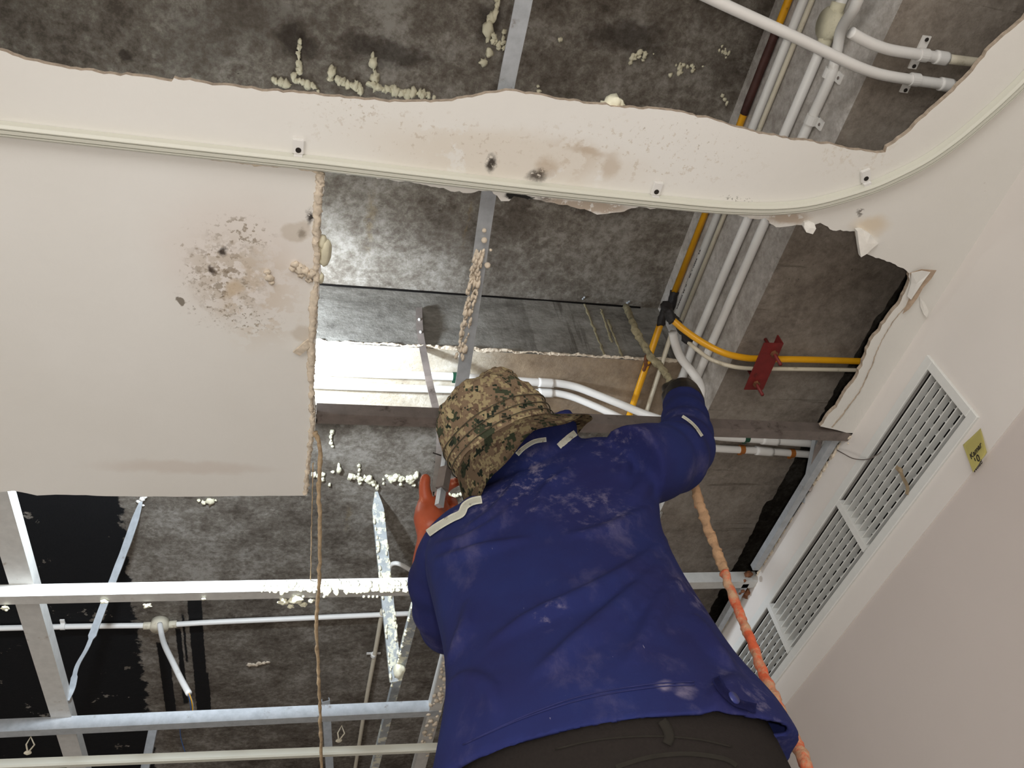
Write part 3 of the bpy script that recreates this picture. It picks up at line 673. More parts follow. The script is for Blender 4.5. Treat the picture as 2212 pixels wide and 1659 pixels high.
# printed white pipe
a, b = longrun(1637, 270, 1452, 690, .011)
wp = pipe('water_pipe', [a, b], .0112, 'pvc', 'white pipe with a line of dark print next to the yellow pipe', group=GF, smooth=False)
pa_, pb_ = Px(1512, 540, FX-.025), Px(1459, 660, FX-.025)
bm = B(); k = 0
pd = (b-a).normalized(); s_ = a + pd*((pa_-a).dot(pd)); L = (pb_-pa_).length
while k < L:
    w_ = random.uniform(.002, .006); c = s_ + pd*k + V((-.0109, 0, -.0032)); 
    if random.random() < .8: box(bm, (c.x-.0006, c.y, c.z-.0013), (c.x+.0004, c.y+w_, c.z+.0013))
    k += w_ + random.uniform(.0012, .003)
link('print_line', bm, 'ink', wp)['kind'] = 'stuff'
# thin cream conduit, upper and lower length
a, b = longrun(1655, 285, 1462, 682, .006)
pipe('conduit', [a, b], .0062, 'cream', 'thin cream conduit along the cross beam between two white pipes', 'conduit', GF, False)
a = Ph(1452, 716, XB-.012); b = Ph(1398, 884, XB-.012); pipe('conduit', [a, b + (b-a)], .0065, 'cream', 'thin cream conduit passing under the beam left of the black glove', 'conduit', GF, False)
# two white pipes that pass the corner
def corner_run(u0, v0, u1, v1, u2, v2, r, lab):
    a, b = face_run(u0, v0, u1, v1, r); d = (a-b).normalized()
    c = Ph(u2, v2, b.z-CZ-.0); 
    pz = b.z; c = Ph(u2, v2, pz-CZ) if pz-CZ < XB-.01 else Ph(u2, v2, XB-.014)
    return a + d*1.0, b, c
a, b = face_run(1688, 290, 1618, 480, .0112); zz = b.z; e = Px(1467, 850, FX-.0135); 
w3 = pipe('water_pipe', [a + (a-b).normalized()*.62, b, Px(1500, 740, FX-.015), Px(1462, 852, FX-.018)], .0112, 'pvc', 'white pipe along the cross beam, second from the plaster strip', group=GF, smooth=False)
a2, b2 = face_run(1733, 298, 1650, 485, .0112)
w4 = pipe('water_pipe', [Px(1868, -40, FX-.06), Px(1845, 18, FX-.05), Px(1818, 62, FX-.03), Px(1808, 110, FX-.016), Px(1796, 160, FX-.0135), Px(1772, 215, FX-.0135), Px(1733, 298, FX-.0135), Px(1650, 485, FX-.0135), Px(1560, 690, FX-.0135), Px(1488, 855, FX-.0135)], .0112, 'pvc', 'white pipe nearest the plaster strip, bending at the top of the upper hole', group=GF)
# pale junction fitting on the second pipe
jf = empty('junction_box', Px(1795, 55, FX-.02), 'aged cream junction fitting in the upper hole between white pipes', 'junction box')
bm = B(); c = Px(1793, 52, FX-.018); bmesh.ops.create_cone(bm, cap_ends=True, segments=24, radius1=.034, radius2=.034, depth=.03, matrix=Matrix.Translation(c) @ Matrix.Rotation(math.pi/2, 4, 'Y')); bmesh.ops.bevel(bm, geom=bm.edges[:], offset=.004, segments=2, affect='EDGES'); link('body', bm, 'foamd', jf, True)
seg('spout', jf, Px(1812, 5, FX-.018), Px(1800, 40, FX-.018), .015, 'foamd'); seg('spout', jf, Px(1786, 78, FX-.018), Px(1775, 105, FX-.018), .015, 'foamd')
# clips on the beam pipes
def saddle(u, v, x, r, lab, tail=(16, 8)):
    g_ = B(); c = Px(u, v, x); sweep(g_, [c + V((0, -.010, 0)), c + V((0, .010, 0))], circ(r+.0028, 18))
    e = Px(u+tail[0], v+tail[1], FX-.003); e = c + (e-c)*1.0
    box(g_, (FX-.005, c.y-.010, c.z-.032), (FX-.0005, c.y+.010, c.z-.005))
    o = link('pipe_clip', g_, 'pvc'); tag(o, lab, 'pipe clip')
    h_ = B(); lump(h_, V((FX-.006, c.y, c.z-.023)), .0035, (.5, 1, 1), 0); link('screw', h_, 'gald', o)
saddle(1753, 258, FX-.0135, .0112, 'white saddle clip on the pipe just above the torn strip')
saddle(1793, 158, FX-.0135, .0112, 'yellowed clip around the white pipe below its bend')
# two conduits crossing under the cross beam in the upper hole
HB = YB - .020
cr1 = pipe('conduit', [Ph(1440, -50, HB), Ph(1560, 8, HB), Ph(1700, 72, HB), Ph(1780, 110, HB), Ph(1850, 143, HB), Ph(1900, 160, HB+.003), Ph(1960, 171, HB+.004), Ph(2052, 184, HB+.004)], .0105, 'pvc', 'white conduit crossing diagonally over the other pipes in the upper hole', 'conduit')
cr2 = pipe('conduit', [Ph(1838, 70, HB), Ph(1862, 84, HB), Ph(1890, 97, HB), Ph(1925, 108, HB+.002), Ph(1980, 117, HB+.004), Ph(2042, 126, HB+.004)], .0105, 'pvc', 'short white conduit starting at the pipe bend in the upper hole', 'conduit')
for o_, e0, e1, f1 in ((cr1, (2030,181), (2055,185), (2160,196)), (cr2, (2020,123), (2045,127), (2170,142))):
    seg('bell_end', o_, Ph(*e0, HB+.004), Ph(*e1, HB+.004), .0132, 'pvc')
    seg('spigot', o_, Ph(*e1, HB+.004), Ph(*f1, HB+.006), .0092, 'cream')
def strap(u, v, tails, lab):
    bm = B(); c = Ph(u, v, HB+.004); t = (Ph(u+40, v+5, HB+.004)-c).normalized(); s = V((-t.y, t.x, 0))
    sweep(bm, [c - t*.009, c + t*.009], circ(.0128, 18))
    def plate(k):
        Q = [c + s*(k*.006) + V((0, 0, .012)), c + s*(k*.032) + V((0, 0, .012))]
        sweep(bm, Q, [(-.009, 0), (.009, 0), (.009, .004), (-.009, .004)], V((0, 0, 1)))
        return c + s*(k*.026) + V((0, 0, .010))
    sp_ = [plate(k) for k in tails]
    o = tag(link('pipe_clip', bm, 'pvc'), lab, 'pipe clip')
    for p in sp_:
        b_ = B(); lump(b_, p, .0042, (1, 1, .5), 0); link('screw', b_, 'dark', o)
strap(1994, 119, (-1, 1), 'two-lugged clip on the upper of the two crossing conduits')
strap(1975, 172, (1,), 'clip on the lower crossing conduit near the curved board edge')

# yellow branch turning under the cross beam, with the small cream conduit beside it
H2 = YB - .018
br1 = pipe('gas_pipe', [Ph(1452, 690, 1.60), Ph(1480, 714, 1.57), Ph(1520, 741, 1.53), Ph(1565, 763, H2), Ph(1610, 773, H2), Ph(1645, 775, H2), Ph(1750, 777, H2), Ph(1875, 781, H2), Ph(1960, 784, H2)], .0085, 'yellow', 'yellow branch pipe curving under the cross beam past the red bracket')
seg('tape_joint', br1, Ph(1440, 672, 1.62), Ph(1456, 694, 1.595), .0112, 'tape', jit=.3)
pipe('conduit', [Ph(1488, 740, 1.57), Ph(1505, 755, 1.54), Ph(1535, 776, 1.52), Ph(1575, 790, H2), Ph(1620, 796, H2), Ph(1700, 797, H2), Ph(1875, 800, H2), Ph(1950, 803, H2)], .0055, 'cream', 'slim cream conduit curving beside the yellow branch pipe', 'conduit')
wb = pipe('water_pipe', [Ph(1453, 718, 1.64), Ph(1460, 748, 1.63), Ph(1472, 775, 1.62), Ph(1492, 800, 1.60), Ph(1508, 822, 1.57), Ph(1514, 845, 1.53), Ph(1508, 880, 1.50)], .0115, 'pvc', 'white pipe bend coming down behind the black glove')
for a_, b_ in (((1448,672,1.60),(1462,702,1.60)), ((1466,700,1.58),(1492,742,1.56)), ((1452,700,1.60),(1446,726,1.62))):
    pass
bm = B(); tube(bm, [Ph(1436, 655, 1.66), Ph(1450, 682, 1.62), Ph(1470, 706, 1.595), Ph(1490, 738, 1.575)], .0115, 14, True, .35)
link('tape_wrap', bm, 'tape', br1, True)
# the pair of conduits under the long beam, bending down to pass the cross beam
HX = XB - .014
e1 = pipe('conduit', [Ph(-300, 740, HX), Ph(400, 783, HX), Ph(700, 803, HX), Ph(985, 814, HX), Ph(1165, 826, HX), Ph(1205, 828, HX), Ph(1245, 836, HX-.01), Ph(1290, 853, HX-.04), Ph(1340, 873, HX-.08), Ph(1400, 897, HX-.12), Ph(1480, 922, YB-.004), Ph(1540, 941, YB-.012), Ph(1650, 950, YB-.012), Ph(1740, 957, YB-.012), Ph(1770, 958, YB-.012), Ph(1850, 940, YB-.012)], .0112, 'pvc', 'upper of the two white conduits sweeping behind the hat and arm', 'conduit', 'twin conduits under the beams')
e2 = pipe('conduit', [Ph(-300, 772, HX), Ph(400, 813, HX), Ph(700, 832, HX), Ph(985, 842, HX), Ph(1165, 848, HX), Ph(1200, 849, HX), Ph(1235, 857, HX-.01), Ph(1275, 873, HX-.035), Ph(1320, 893, HX-.07), Ph(1390, 925, HX-.12), Ph(1470, 955, YB-.004), Ph(1540, 968, YB-.012), Ph(1650, 974, YB-.012), Ph(1740, 981, YB-.012), Ph(1765, 980, YB-.012), Ph(1850, 955, YB-.012)], .0105, 'pvc', 'lower of the two white conduits sweeping behind the hat and arm', 'conduit', 'twin conduits under the beams')
for o_, a_, b_, h_ in ((e1, (1163,826), (1196,828), HX), (e2, (1163,848), (1194,849), HX), (e1, (1645,950), (1680,953), YB-.012), (e2, (1632,973), (1668,976), YB-.012)):
    seg('coupling', o_, Ph(*a_, h_), Ph(*b_, h_), .0130, 'pvc')
def hook_clip(u, v, h_, mat, lab):
    c = Ph(u, v, h_); bm = B(); sweep(bm, [c + V((-.007, 0, 0)), c + V((.007, 0, 0))], circ(.0128, 16))
    box(bm, (c.x-.006, c.y+.008, c.z-.004), (c.x+.006, c.y+.019, c.z+.001)); tag(link('pipe_clip', bm, mat), lab, 'pipe clip')
hook_clip(1612, 946, YB-.012, 'green', 'dark green clip on the upper conduit right of the raised arm')
hook_clip(1602, 971, YB-.012, 'orangeclip', 'rust-orange clip on the lower conduit, nearer the raised arm')
hook_clip(1710, 979, YB-.012, 'orangeclip', 'rust-orange clip on the lower conduit, nearer the grille')
hook_clip(983, 814, HX, 'green', 'dark green clip peeking out beside the loose channel')

# red channel bracket with two threaded rods, hung below the cross beam
rbk = empty('pipe_bracket', Ph(1652, 790, YB-.03), 'red oxide steel angle bracket clamping the yellow branch pipe', 'bracket')
ra_, rb_ = Ph(1672, 742, YB-.055), Ph(1628, 842, YB-.055)
ax = (rb_-ra_).normalized(); sd = V((-ax.y, ax.x, 0)).normalized()
bm = B(); sweep(bm, [ra_, rb_], [(-.026, 0), (.026, 0), (.026, .034), (.023, .034), (.023, .003), (-.026, .003)], V((0, 0, 1))); link('angle', bm, 'red', rbk)
for (u, v, u2, v2) in ((1668, 757, 1690, 782), (1630, 822, 1652, 850)):
    p = Ph(u, v, YB-.045); bm = B(); top = V((p.x, p.y, Z(YB)+.01)); lo_ = V((p.x, p.y, p.z-.055))
    sweep(bm, [top, lo_], circ(.0042, 10)); rd = link('threaded_rod', bm, 'red', rbk, True)
    bm = B(); bmesh.ops.create_cone(bm, cap_ends=True, segments=6, radius1=.009, radius2=.009, depth=.007, matrix=Matrix.Translation(V((p.x, p.y, ra_.z-.004)))); link('nut', bm, 'rust', rd)

# ------------------------------------------------------------------ conduits in the lower left bays
HL = HS - .014
l1 = pipe('conduit', [Ph(-260, 1362, HL), Ph(0, 1357, HL), Ph(170, 1353, HL), Ph(330, 1351, HL)], .0105, 'pvc', 'white conduit on the black bay left of the round junction box', 'conduit')
l2 = pipe('conduit', [Ph(362, 1350, HL), Ph(460, 1344, HL), Ph(640, 1336, HL), Ph(890, 1325, HL), Ph(1150, 1315, HL)], .0105, 'pvc', 'white conduit from the junction box to behind the worker', 'conduit')
jb = empty('junction_box', Ph(345, 1350, HL), 'round cream junction box on the slab above the dangling conduit', 'junction box')
bm = B(); bmesh.ops.create_cone(bm, cap_ends=True, segments=28, radius1=.034, radius2=.034, depth=.04, matrix=Matrix.Translation(Ph(345, 1350, HS-.02))); bmesh.ops.bevel(bm, geom=bm.edges[:], offset=.003, segments=2, affect='EDGES'); link('body', bm, 'cream', jb, True)
seg('spout', jb, Ph(310, 1352, HL), Ph(335, 1351, HL), .0145, 'cream'); seg('spout', jb, Ph(357, 1350, HL), Ph(382, 1348, HL), .0145, 'cream')
dc = pipe('conduit', [Ph(345, 1348, HL-.02), Ph(350, 1375, 1.88), Ph(357, 1397, 1.80), Ph(372, 1428, 1.70), Ph(390, 1465, 1.60), Ph(408, 1498, 1.52)], .0102, 'pvc', 'short white conduit dangling from the junction box with wires in its end', 'conduit')
for k, (mt, pts) in enumerate((('yellow', ((408,1497,1.52),(414,1515,1.50),(416,1535,1.49),(411,1553,1.48))), ('bluew', ((407,1498,1.52),(411,1518,1.50),(411,1545,1.49),(392,1560,1.47),(390,1590,1.47),(400,1625,1.46))), ('greyw', ((409,1497,1.52),(417,1520,1.50),(418,1540,1.49),(413,1558,1.47))))):
    if mt not in M: M[mt] = flat('wire_' + mt, rgb(52, 88, 140) if mt == 'bluew' else rgb(150, 150, 146), .5)
    bm = B(); tube(bm, [Ph(*p) for p in pts], .0016, 8); link('wire', bm, mt, dc, True)
hk = B(); c = Ph(136, 1353, HL); sweep(hk, [c + V((-.008, 0, 0)), c + V((.008, 0, 0))], circ(.0135, 16)); box(hk, (c.x-.008, c.y-.034, c.z+.004), (c.x+.008, c.y-.006, c.z+.009)); tag(link('pipe_clip', hk, 'pvc'), 'white clip on the conduit over the black bay', 'pipe clip')
# grey conduit going away and the hook shaped one by the sleeve
g1 = pipe('conduit', [Ph(826, 1318, HL), Ph(812, 1400, HL), Ph(790, 1520, HL), Ph(762, 1690, HL), Ph(730, 1860, HL)], .0095, 'cream', 'grey-white conduit running away from the camera left of the broad hanger', 'conduit')
c = Ph(807, 1415, HL); bm = B(); sweep(bm, [c + V((0, -.008, 0)), c + V((0, .008, 0))], circ(.0125, 16)); box(bm, (c.x-.030, c.y-.006, c.z+.006), (c.x+.030, c.y+.006, c.z+.010)); tag(link('pipe_clip', bm, 'pvc'), 'two-lugged clip on the grey-white conduit beside the broad hanger', 'pipe clip')
pipe('conduit', [Ph(842, 1262, 1.93), Ph(840, 1236, 1.93), Ph(845, 1220, 1.93), Ph(862, 1218, 1.92), Ph(895, 1236, 1.91), Ph(960, 1270, 1.90)], .0085, 'pvc', 'white conduit bent like a hook beside the left sleeve', 'conduit')

# ------------------------------------------------------------------ cords and hoses
def cordm(name, P, r, mat, lab, cat='cord', jit=.35, seg_=14):
    bm = B(); tube(bm, P, r, 9, True, jit, seg_); return tag(link(name, bm, mat, smooth=True), lab, cat)
cordm('hanging_cord', [Ph(680, 935, 1.352), Ph(691, 968, 1.345), Ph(689, 1060, 1.335), Ph(691, 1150, 1.325), Ph(689, 1260, 1.31), Ph(683, 1350, 1.30), Ph(688, 1450, 1.29), Ph(692, 1560, 1.275), Ph(694, 1640, 1.265), Ph(696, 1760, 1.25)], .0048, 'cord', 'plaster-caked brown cord hanging from the board edge down past the curtain rail')
cordm('string', [Ph(676, 1000, 1.353), Ph(675, 1060, 1.352), Ph(673, 1140, 1.35), Ph(671, 1255, 1.395)], .0013, 'cord', 'thin string beside the thick hanging cord', 'string', .6)
M['hoseb'] = flat('hose_caked', rgb(146, 136, 108), .95, 0, .35, 60, .8)
kk = NB('orange_hose', 0.6); kk.color(kk.mix(kk.step(kk.noise(26, 9, .7), .42, .60), rgb(212, 98, 62), rgb(190, 152, 120))); kk.bump(kk.noise(80, 8), .8, .004); M['hoseo'] = kk.m
kk = NB('plaster_hose', 0.8); kk.color(kk.mix(kk.step(kk.noise(20, 9, .7), .30, .44), rgb(220, 110, 72), rgb(176, 140, 106))); kk.bump(kk.noise(80, 8), .8, .004); M['hosep'] = kk.m
hs1 = cordm('injection_hose', [Py(1352, 662, xy-.02), Ph(1368, 700, 1.72), Ph(1386, 735, 1.67), Ph(1405, 768, 1.62), Ph(1430, 798, 1.56), Ph(1450, 822, 1.50), Ph(1462, 852, 1.46)], .0095, 'hoseb', 'foam-caked hose running from a packer in the beam into the black glove', 'hose')
hs2 = empty('injection_hose', Pd(1500, 1050, 1.7), 'orange hose caked with plaster dropping from the raised sleeve past the grille', 'hose')
bm = B(); tube(bm, [Pd(1480, 1000, 1.72), Pd(1500, 1052, 1.70), Pd(1522, 1120, 1.66), Pd(1548, 1190, 1.60), Pd(1566, 1240, 1.56)], .0082, 10, True, .35, 16); link('plastered_length', bm, 'hosep', hs2, True, 'length caked in beige plaster')
bm = B(); tube(bm, [Pd(1565, 1238, 1.56), Pd(1590, 1305, 1.50), Pd(1622, 1385, 1.43), Pd(1660, 1480, 1.35), Pd(1700, 1565, 1.28), Pd(1735, 1640, 1.22), Pd(1790, 1770, 1.12)], .0080, 10, True, .22, 16); link('orange_length', bm, 'hoseo', hs2, True, 'orange length')

# packers along the crack at the top of the beam face
for i, (u, v) in enumerate(((1012, 627), (1132, 634), (1256, 648), (1352, 657))):
    lab = ['nearest the loose channel', 'above the rust-brown damp stain', 'where pale runs start down the beam face', 'feeding the caked hose near the beam corner'][i]
    p = Py(u, v, xy-.004); bm = B(); d_ = V((0, -.8, -.6)).normalized()
    sweep(bm, [p - d_*.01, p + d_*.016], circ(.0036, 10)); sweep(bm, [p + d_*.016, p + d_*.026], circ(.0022, 8)); lump(bm, p + d_*.027, .0033, (1, 1, 1), 0)
    tag(link('injection_packer', bm, 'gal', smooth=True), 'small steel injection packer in the beam crack, ' + lab, 'packer', 'packers along the crack')
# crack at the top of the beam face
bm = B(); sweep(bm, [V((-1.2 + i*.05, xy-.0005, Z(HS)-.003 + .002*noise.noise(V((i*.7, 0, 0))))) for i in range(45)], circ(.0035, 6)); struct('trim_6', bm, 'void')
# fine pale runs of grout below the packers
bm = B()
for (u, v, u2, v2) in ((1262, 655, 1306, 768), (1312, 690, 1345, 772), (1298, 668, 1322, 740)):
    a, b = Py(u, v, xy-.0006), Py(u2, v2, xy-.0006); Q = [a.lerp(b, i/26) + V((.004*noise.noise(V((i*.5, u, 0))), 0, 0)) for i in range(27)]
    sweep(bm, Q, [(-.004, 0), (.004, 0), (.0025, .0014), (-.0025, .0014)], V((0, -1, 0)), True, lambda i: 1 + .8*noise.noise(Q[i]*50))
tag(link('grout_run', bm, 'hoseb', smooth=True), 'pale grout runs down the beam face by the caked hose', 'grout', kind='stuff')

# ------------------------------------------------------------------ foam on the slab
def foam(lab, items, h=HS, mat='foam', group='dried foam drips on the slab', sq=(1, 1, .7), seedk=0):
    its = [(Ph(u, v, h-.002) if not callable(h) else h(u, v), r*.72) for u, v, r in items]; comp = []
    for i, (p, r) in enumerate(its):
        hit = [c for c in comp if any((its[j][0]-p).length < (its[j][1]+r)*.95 for j in c)]
        new = [i]
        for c in hit: new += c; comp.remove(c)
        comp.append(new)
    objs = []
    for c in comp:
        bm = B()
        for j in c:
            p, r = its[j]; lump(bm, p - V((0, 0, r*sq[2]*.5)), r, (sq[0]*random.uniform(.7, 1.3), sq[1]*random.uniform(.7, 1.7), sq[2]), .8, 2, j+seedk)
        objs.append((len(c), bm))
    if len(objs) == 1: return tag(link('foam_drip', objs[0][1], mat, smooth=True), lab, 'foam', group)
    root = empty('foam_drips', its[0][0], lab, 'foam', group)
    for k_, bm in objs: link('foam_blob', bm, mat, root, True)
    return root
def chain(pts, n, r0, r1, jit=3):
    P = cr([V((a, b, 0)) for a, b in pts], 8); out = []
    for i in range(n):
        q = P[int(i*(len(P)-1)/(n-1))]; out.append((q.x + random.uniform(-jit, jit), q.y + random.uniform(-jit, jit), random.uniform(r0, r1)))
    return out
foam('upright chain of foam beads left of the foam ridge', chain([(648,88),(644,110),(645,122)], 4, .006, .0075, 1) + chain([(645,135),(646,150),(634,165)], 7, .007, .011, 2) + chain([(588,170),(610,178),(625,184)], 6, .006, .012, 2) + chain([(640,172),(662,178),(690,194)], 8, .006, .010, 3), mat='foamd')
foam('long foam ridge along the crack above the board strip', chain([(715,152),(716,160),(712,166)], 5, .008, .015, 2) + chain([(728,172),(748,180),(768,184),(778,196)], 16, .007, .013, 3) + chain([(806,124),(808,150),(812,180),(822,190)], 9, .005, .013, 2) + chain([(800,178),(822,190),(850,192),(872,200),(905,200),(912,206)], 20, .007, .015, 3) + chain([(925,204),(938,212)], 3, .007, .011), mat='foamd')
foam('column of foam blobs beside the loose channel at the top', chain([(1074,0),(1070,22),(1062,42),(1056,62),(1070,78)], 12, .006, .013, 3) + [(1054,62,.018),(1056,112,.014),(1044,134,.012),(1054,82,.009)] + chain([(1066,88),(1076,98),(1088,98)], 10, .005, .008, 6) + chain([(1092,66),(1090,90),(1100,104)], 7, .005, .008, 4), mat='foamd')
foam('scatter of small foam dots right of the channel in the upper hole', [(1390+random.gauss(0, 14), 118+random.gauss(0, 6), random.uniform(.003, .008)) for _ in range(14)] + [(1480+random.gauss(0, 14), 146+random.gauss(0, 6), random.uniform(.003, .009)) for _ in range(18)] + [(1560+random.gauss(0, 8), 112+random.gauss(0, 6), random.uniform(.003, .006)) for _ in range(12)] + [(1210,85,.007),(1362,134,.007),(1162,186,.007),(1164,196,.008)], mat='foamd')
foam('tapered foam blob hanging near the board left of the hat', chain([(716,932),(714,948),(717,962)], 6, .006, .010, 1), sq=(1, 1, .9))
foam('row of white foam drips above the orange glove', [(732,1010,.015),(720,1018,.008)] + chain([(756,1028),(770,1030),(790,1032)], 9, .007, .013, 3) + chain([(775,1005),(776,1030),(778,1042)], 6, .006, .009, 1) + chain([(796,1030),(806,1042),(815,1052)], 7, .009, .015, 2) + [(828,1034,.007),(828,1044,.006)] + chain([(836,1028),(845,1032),(855,1025)], 8, .007, .014, 3) + chain([(862,1030),(885,1032),(900,1020)], 14, .008, .015, 4) + [(894,1045,.011),(865,1045,.009)], sq=(1, 1, 1))
foam('foam drips hugging the board edge and hanging cord', chain([(680,1025),(690,1026),(700,1022)], 6, .006, .012, 3) + [(696,1034,.010),(712,1046,.009),(718,1018,.007)], sq=(1, 1, 1))
foam('white foam drips showing between glove and hat flap', chain([(966,1068),(982,1068),(998,1064)], 9, .007, .013, 3), sq=(1, 1, .9))
foam('pair of cream foam blobs under the left board edge', [(430,1080,.010),(440,1084,.013),(455,1082,.014),(466,1080,.007)], mat='foamd')
foam('grey dried blob on the slab between the third joist and conduit', chain([(540,1432),(558,1436),(576,1432)], 9, .010, .018, 3), mat='crust', sq=(1, 1, .3))
foam('wet foam drop perched on the torn strip edge in the upper hole', [(1320,222,.016),(1308,224,.012),(1332,220,.012)], h=HC+.022, group=None, sq=(1.2, 1, 1))
foam('small foam curl low in the upper hole beside the pipes', [(1565,214,.008),(1570,222,.007),(1560,206,.006),(1602,240,.007),(1610,238,.006)], h=lambda u, v: Ph(u, v, HS-.006), mat='foamd')

# ------------------------------------------------------------------ crusts, torn edges and loose pieces on the ceiling
bm = B(); Q = cr(P2((700,372),(696,420),(690,500),(693,560),(688,620),(680,720),(678,800),(680,880),(682,905),(676,960),(669,1020),(666,1066)), 22); Q = [V((q.x-.006, q.y, Z(HC)-.002)) for q in Q]
crust(bm, Q, .0062, .0045, 12, 62)
tag(link('plaster_crust', bm, 'crust', smooth=True), 'rough beige plaster crust along the right edge of the left board', 'plaster')
bm = B(); Q = cr(P2((240,306),(420,333),(560,355),(640,362),(698,374)), 30); Q = [V((q.x, q.y, Z(HC)-.001)) for q in Q]
crust(bm, Q, .0022, .0035, 7); tag(link('plaster_crust', bm, 'crust', smooth=True), 'thin cracked plaster seam just below the curtain rail', 'plaster')
bm = B()
for u, v, r, s3 in ((696,522,.012,(.7,1.3,.8)), (703,545,.016,(.7,1.9,.8)), (696,560,.010,(.7,1.3,.8)), (692,600,.009,(.8,1.4,.8))): lump(bm, Ph(u, v, HC+.004), r, s3, .2, 3, u)
tag(link('foam_lump', bm, 'foamd', smooth=True), 'brownish foam bulge on the right edge of the left board', 'foam', kind='stuff')
bm = B()
for i, (u, v, r) in enumerate(((640,572,.008),(648,580,.011),(658,586,.010),(650,592,.008),(664,594,.008),(676,590,.009),(668,604,.007),(578,588,.006),(582,600,.008),(586,610,.006),(632,580,.006))): lump(bm, Ph(u, v, HC-.002), r, (1, 1, .7), .8, 2, i)
tag(link('plaster_crumb', bm, 'crust', smooth=True), 'broken plaster crumbs around the small hole near the board edge', 'plaster', kind='stuff')
bm = B(); lump(bm, Ph(648, 583, HC-.003), .006, (1, 1.4, .8), .3, 2, 2); tag(link('screw_hole', bm, 'dark', smooth=True), 'dark burst hole in the stained left board', 'hole')
bm = B(); Q = cr([Ph(640, 765, HC-.006), Ph(650, 757, HC-.010), Ph(662, 746, HC-.008), Ph(672, 738, HC-.001)], 6); sweep(bm, Q, [(-.008, 0), (.008, 0), (.008, .004), (-.008, .004)], V((0, 0, 1))); tag(link('peeled_flake', bm, 'crust'), 'curled beige flake peeling from the left board edge', 'plaster')
def slab_piece(name, pts, h, t, mat, lab, drop=None, cat='plaster'):
    bm = B(); n = len(pts); lo = []; hi = []
    for i, (u, v) in enumerate(pts):
        p = Ph(u, v, h - (drop[i] if drop else 0)); lo.append(bm.verts.new(p)); hi.append(bm.verts.new(p + V((0, 0, t))))
    c0_ = V((0, 0, 0)); c1_ = V((0, 0, 0))
    for x, y in zip(lo, hi): c0_ += x.co/n; c1_ += y.co/n
    a = bm.verts.new(c0_ - V((0, 0, t*.25))); b = bm.verts.new(c1_)
    for i in range(n):
        j = (i+1) % n; bm.faces.new((lo[i], lo[j], hi[j], hi[i])); bm.faces.new((a, lo[j], lo[i])); bm.faces.new((b, hi[i], hi[j]))
    return tag(link(name, bm, mat), lab, cat)
slab_piece('plaster_chunk', [(1852,500),(1864,497),(1880,506),(1898,526),(1886,536),(1872,549),(1860,556),(1856,532)], HC-.004, .012, 'plaster', 'large white broken plaster wedge hanging from the torn edge', [.014,.004,.004,.002,.010,.020,.026,.022])
slab_piece('plaster_chunk', [(1738,481),(1748,477),(1759,482),(1763,494),(1756,506),(1742,502),(1737,492)], HC-.002, .014, 'plaster', 'small white plaster chunk at the torn edge below the rail bend', [.004,.002,.004,.010,.014,.012,.008])
slab_piece('plaster_chunk', [(1612,464),(1640,458),(1657,461),(1655,471),(1640,474),(1618,472)], HC-.001, .008, 'plaster', 'flat white plaster flake directly under the curtain rail')
slab_piece('torn_paper', [(1966,590),(1990,582),(2023,584),(2012,602),(1994,622),(1982,644),(1964,668),(1950,678),(1962,650),(1972,620)], HC-.002, .001, 'paper', 'brown torn paper curl at the corner of the lower hole', [0,.006,.016,.014,.012,.012,.010,.004,0,0], 'paper')
slab_piece('torn_paper', [(1969,590),(1992,585),(2010,588),(1996,606),(1980,630),(1968,648),(1960,640),(1968,612)], HC-.004, .001, 'ceiling', 'white face of the torn paper at the corner of the lower hole', [0,.008,.012,.012,.010,.008,0,0], 'paper')
slab_piece('peeled_flake', [(1986,640),(1998,654),(2006,672),(2003,686),(1996,680),(1988,662)], HC-.001, .001, 'plaster', 'small white paint flake peeling below the paper curl', [0,.002,.006,.008,.006,.001], 'paint flake')
bm = B(); Q = cr(P2((1950,660),(1925,690),(1905,722),(1890,752),(1872,800),(1850,845),(1830,872),(1805,905),(1790,922)), 16); Q = [V((q.x+.008, q.y, Z(HC)-.001)) for q in Q]
crust(bm, Q, .0012, .002, 7); tag(link('plaster_crack', bm, 'gypsum_edge', smooth=True), 'thin crack along the torn board edge beside the grille bulkhead', 'crack')
bm = B()
for i in range(50): lump(bm, Px(1826+random.gauss(0, 5), 940+random.gauss(0, 6), XW-.002), .002+.004*random.random(), (1, 1, 1), .6, 1, i)
tag(link('plaster_crumb', bm, 'crust', smooth=True), 'plaster crumbs where the long joist meets the bulkhead', 'plaster', kind='stuff')
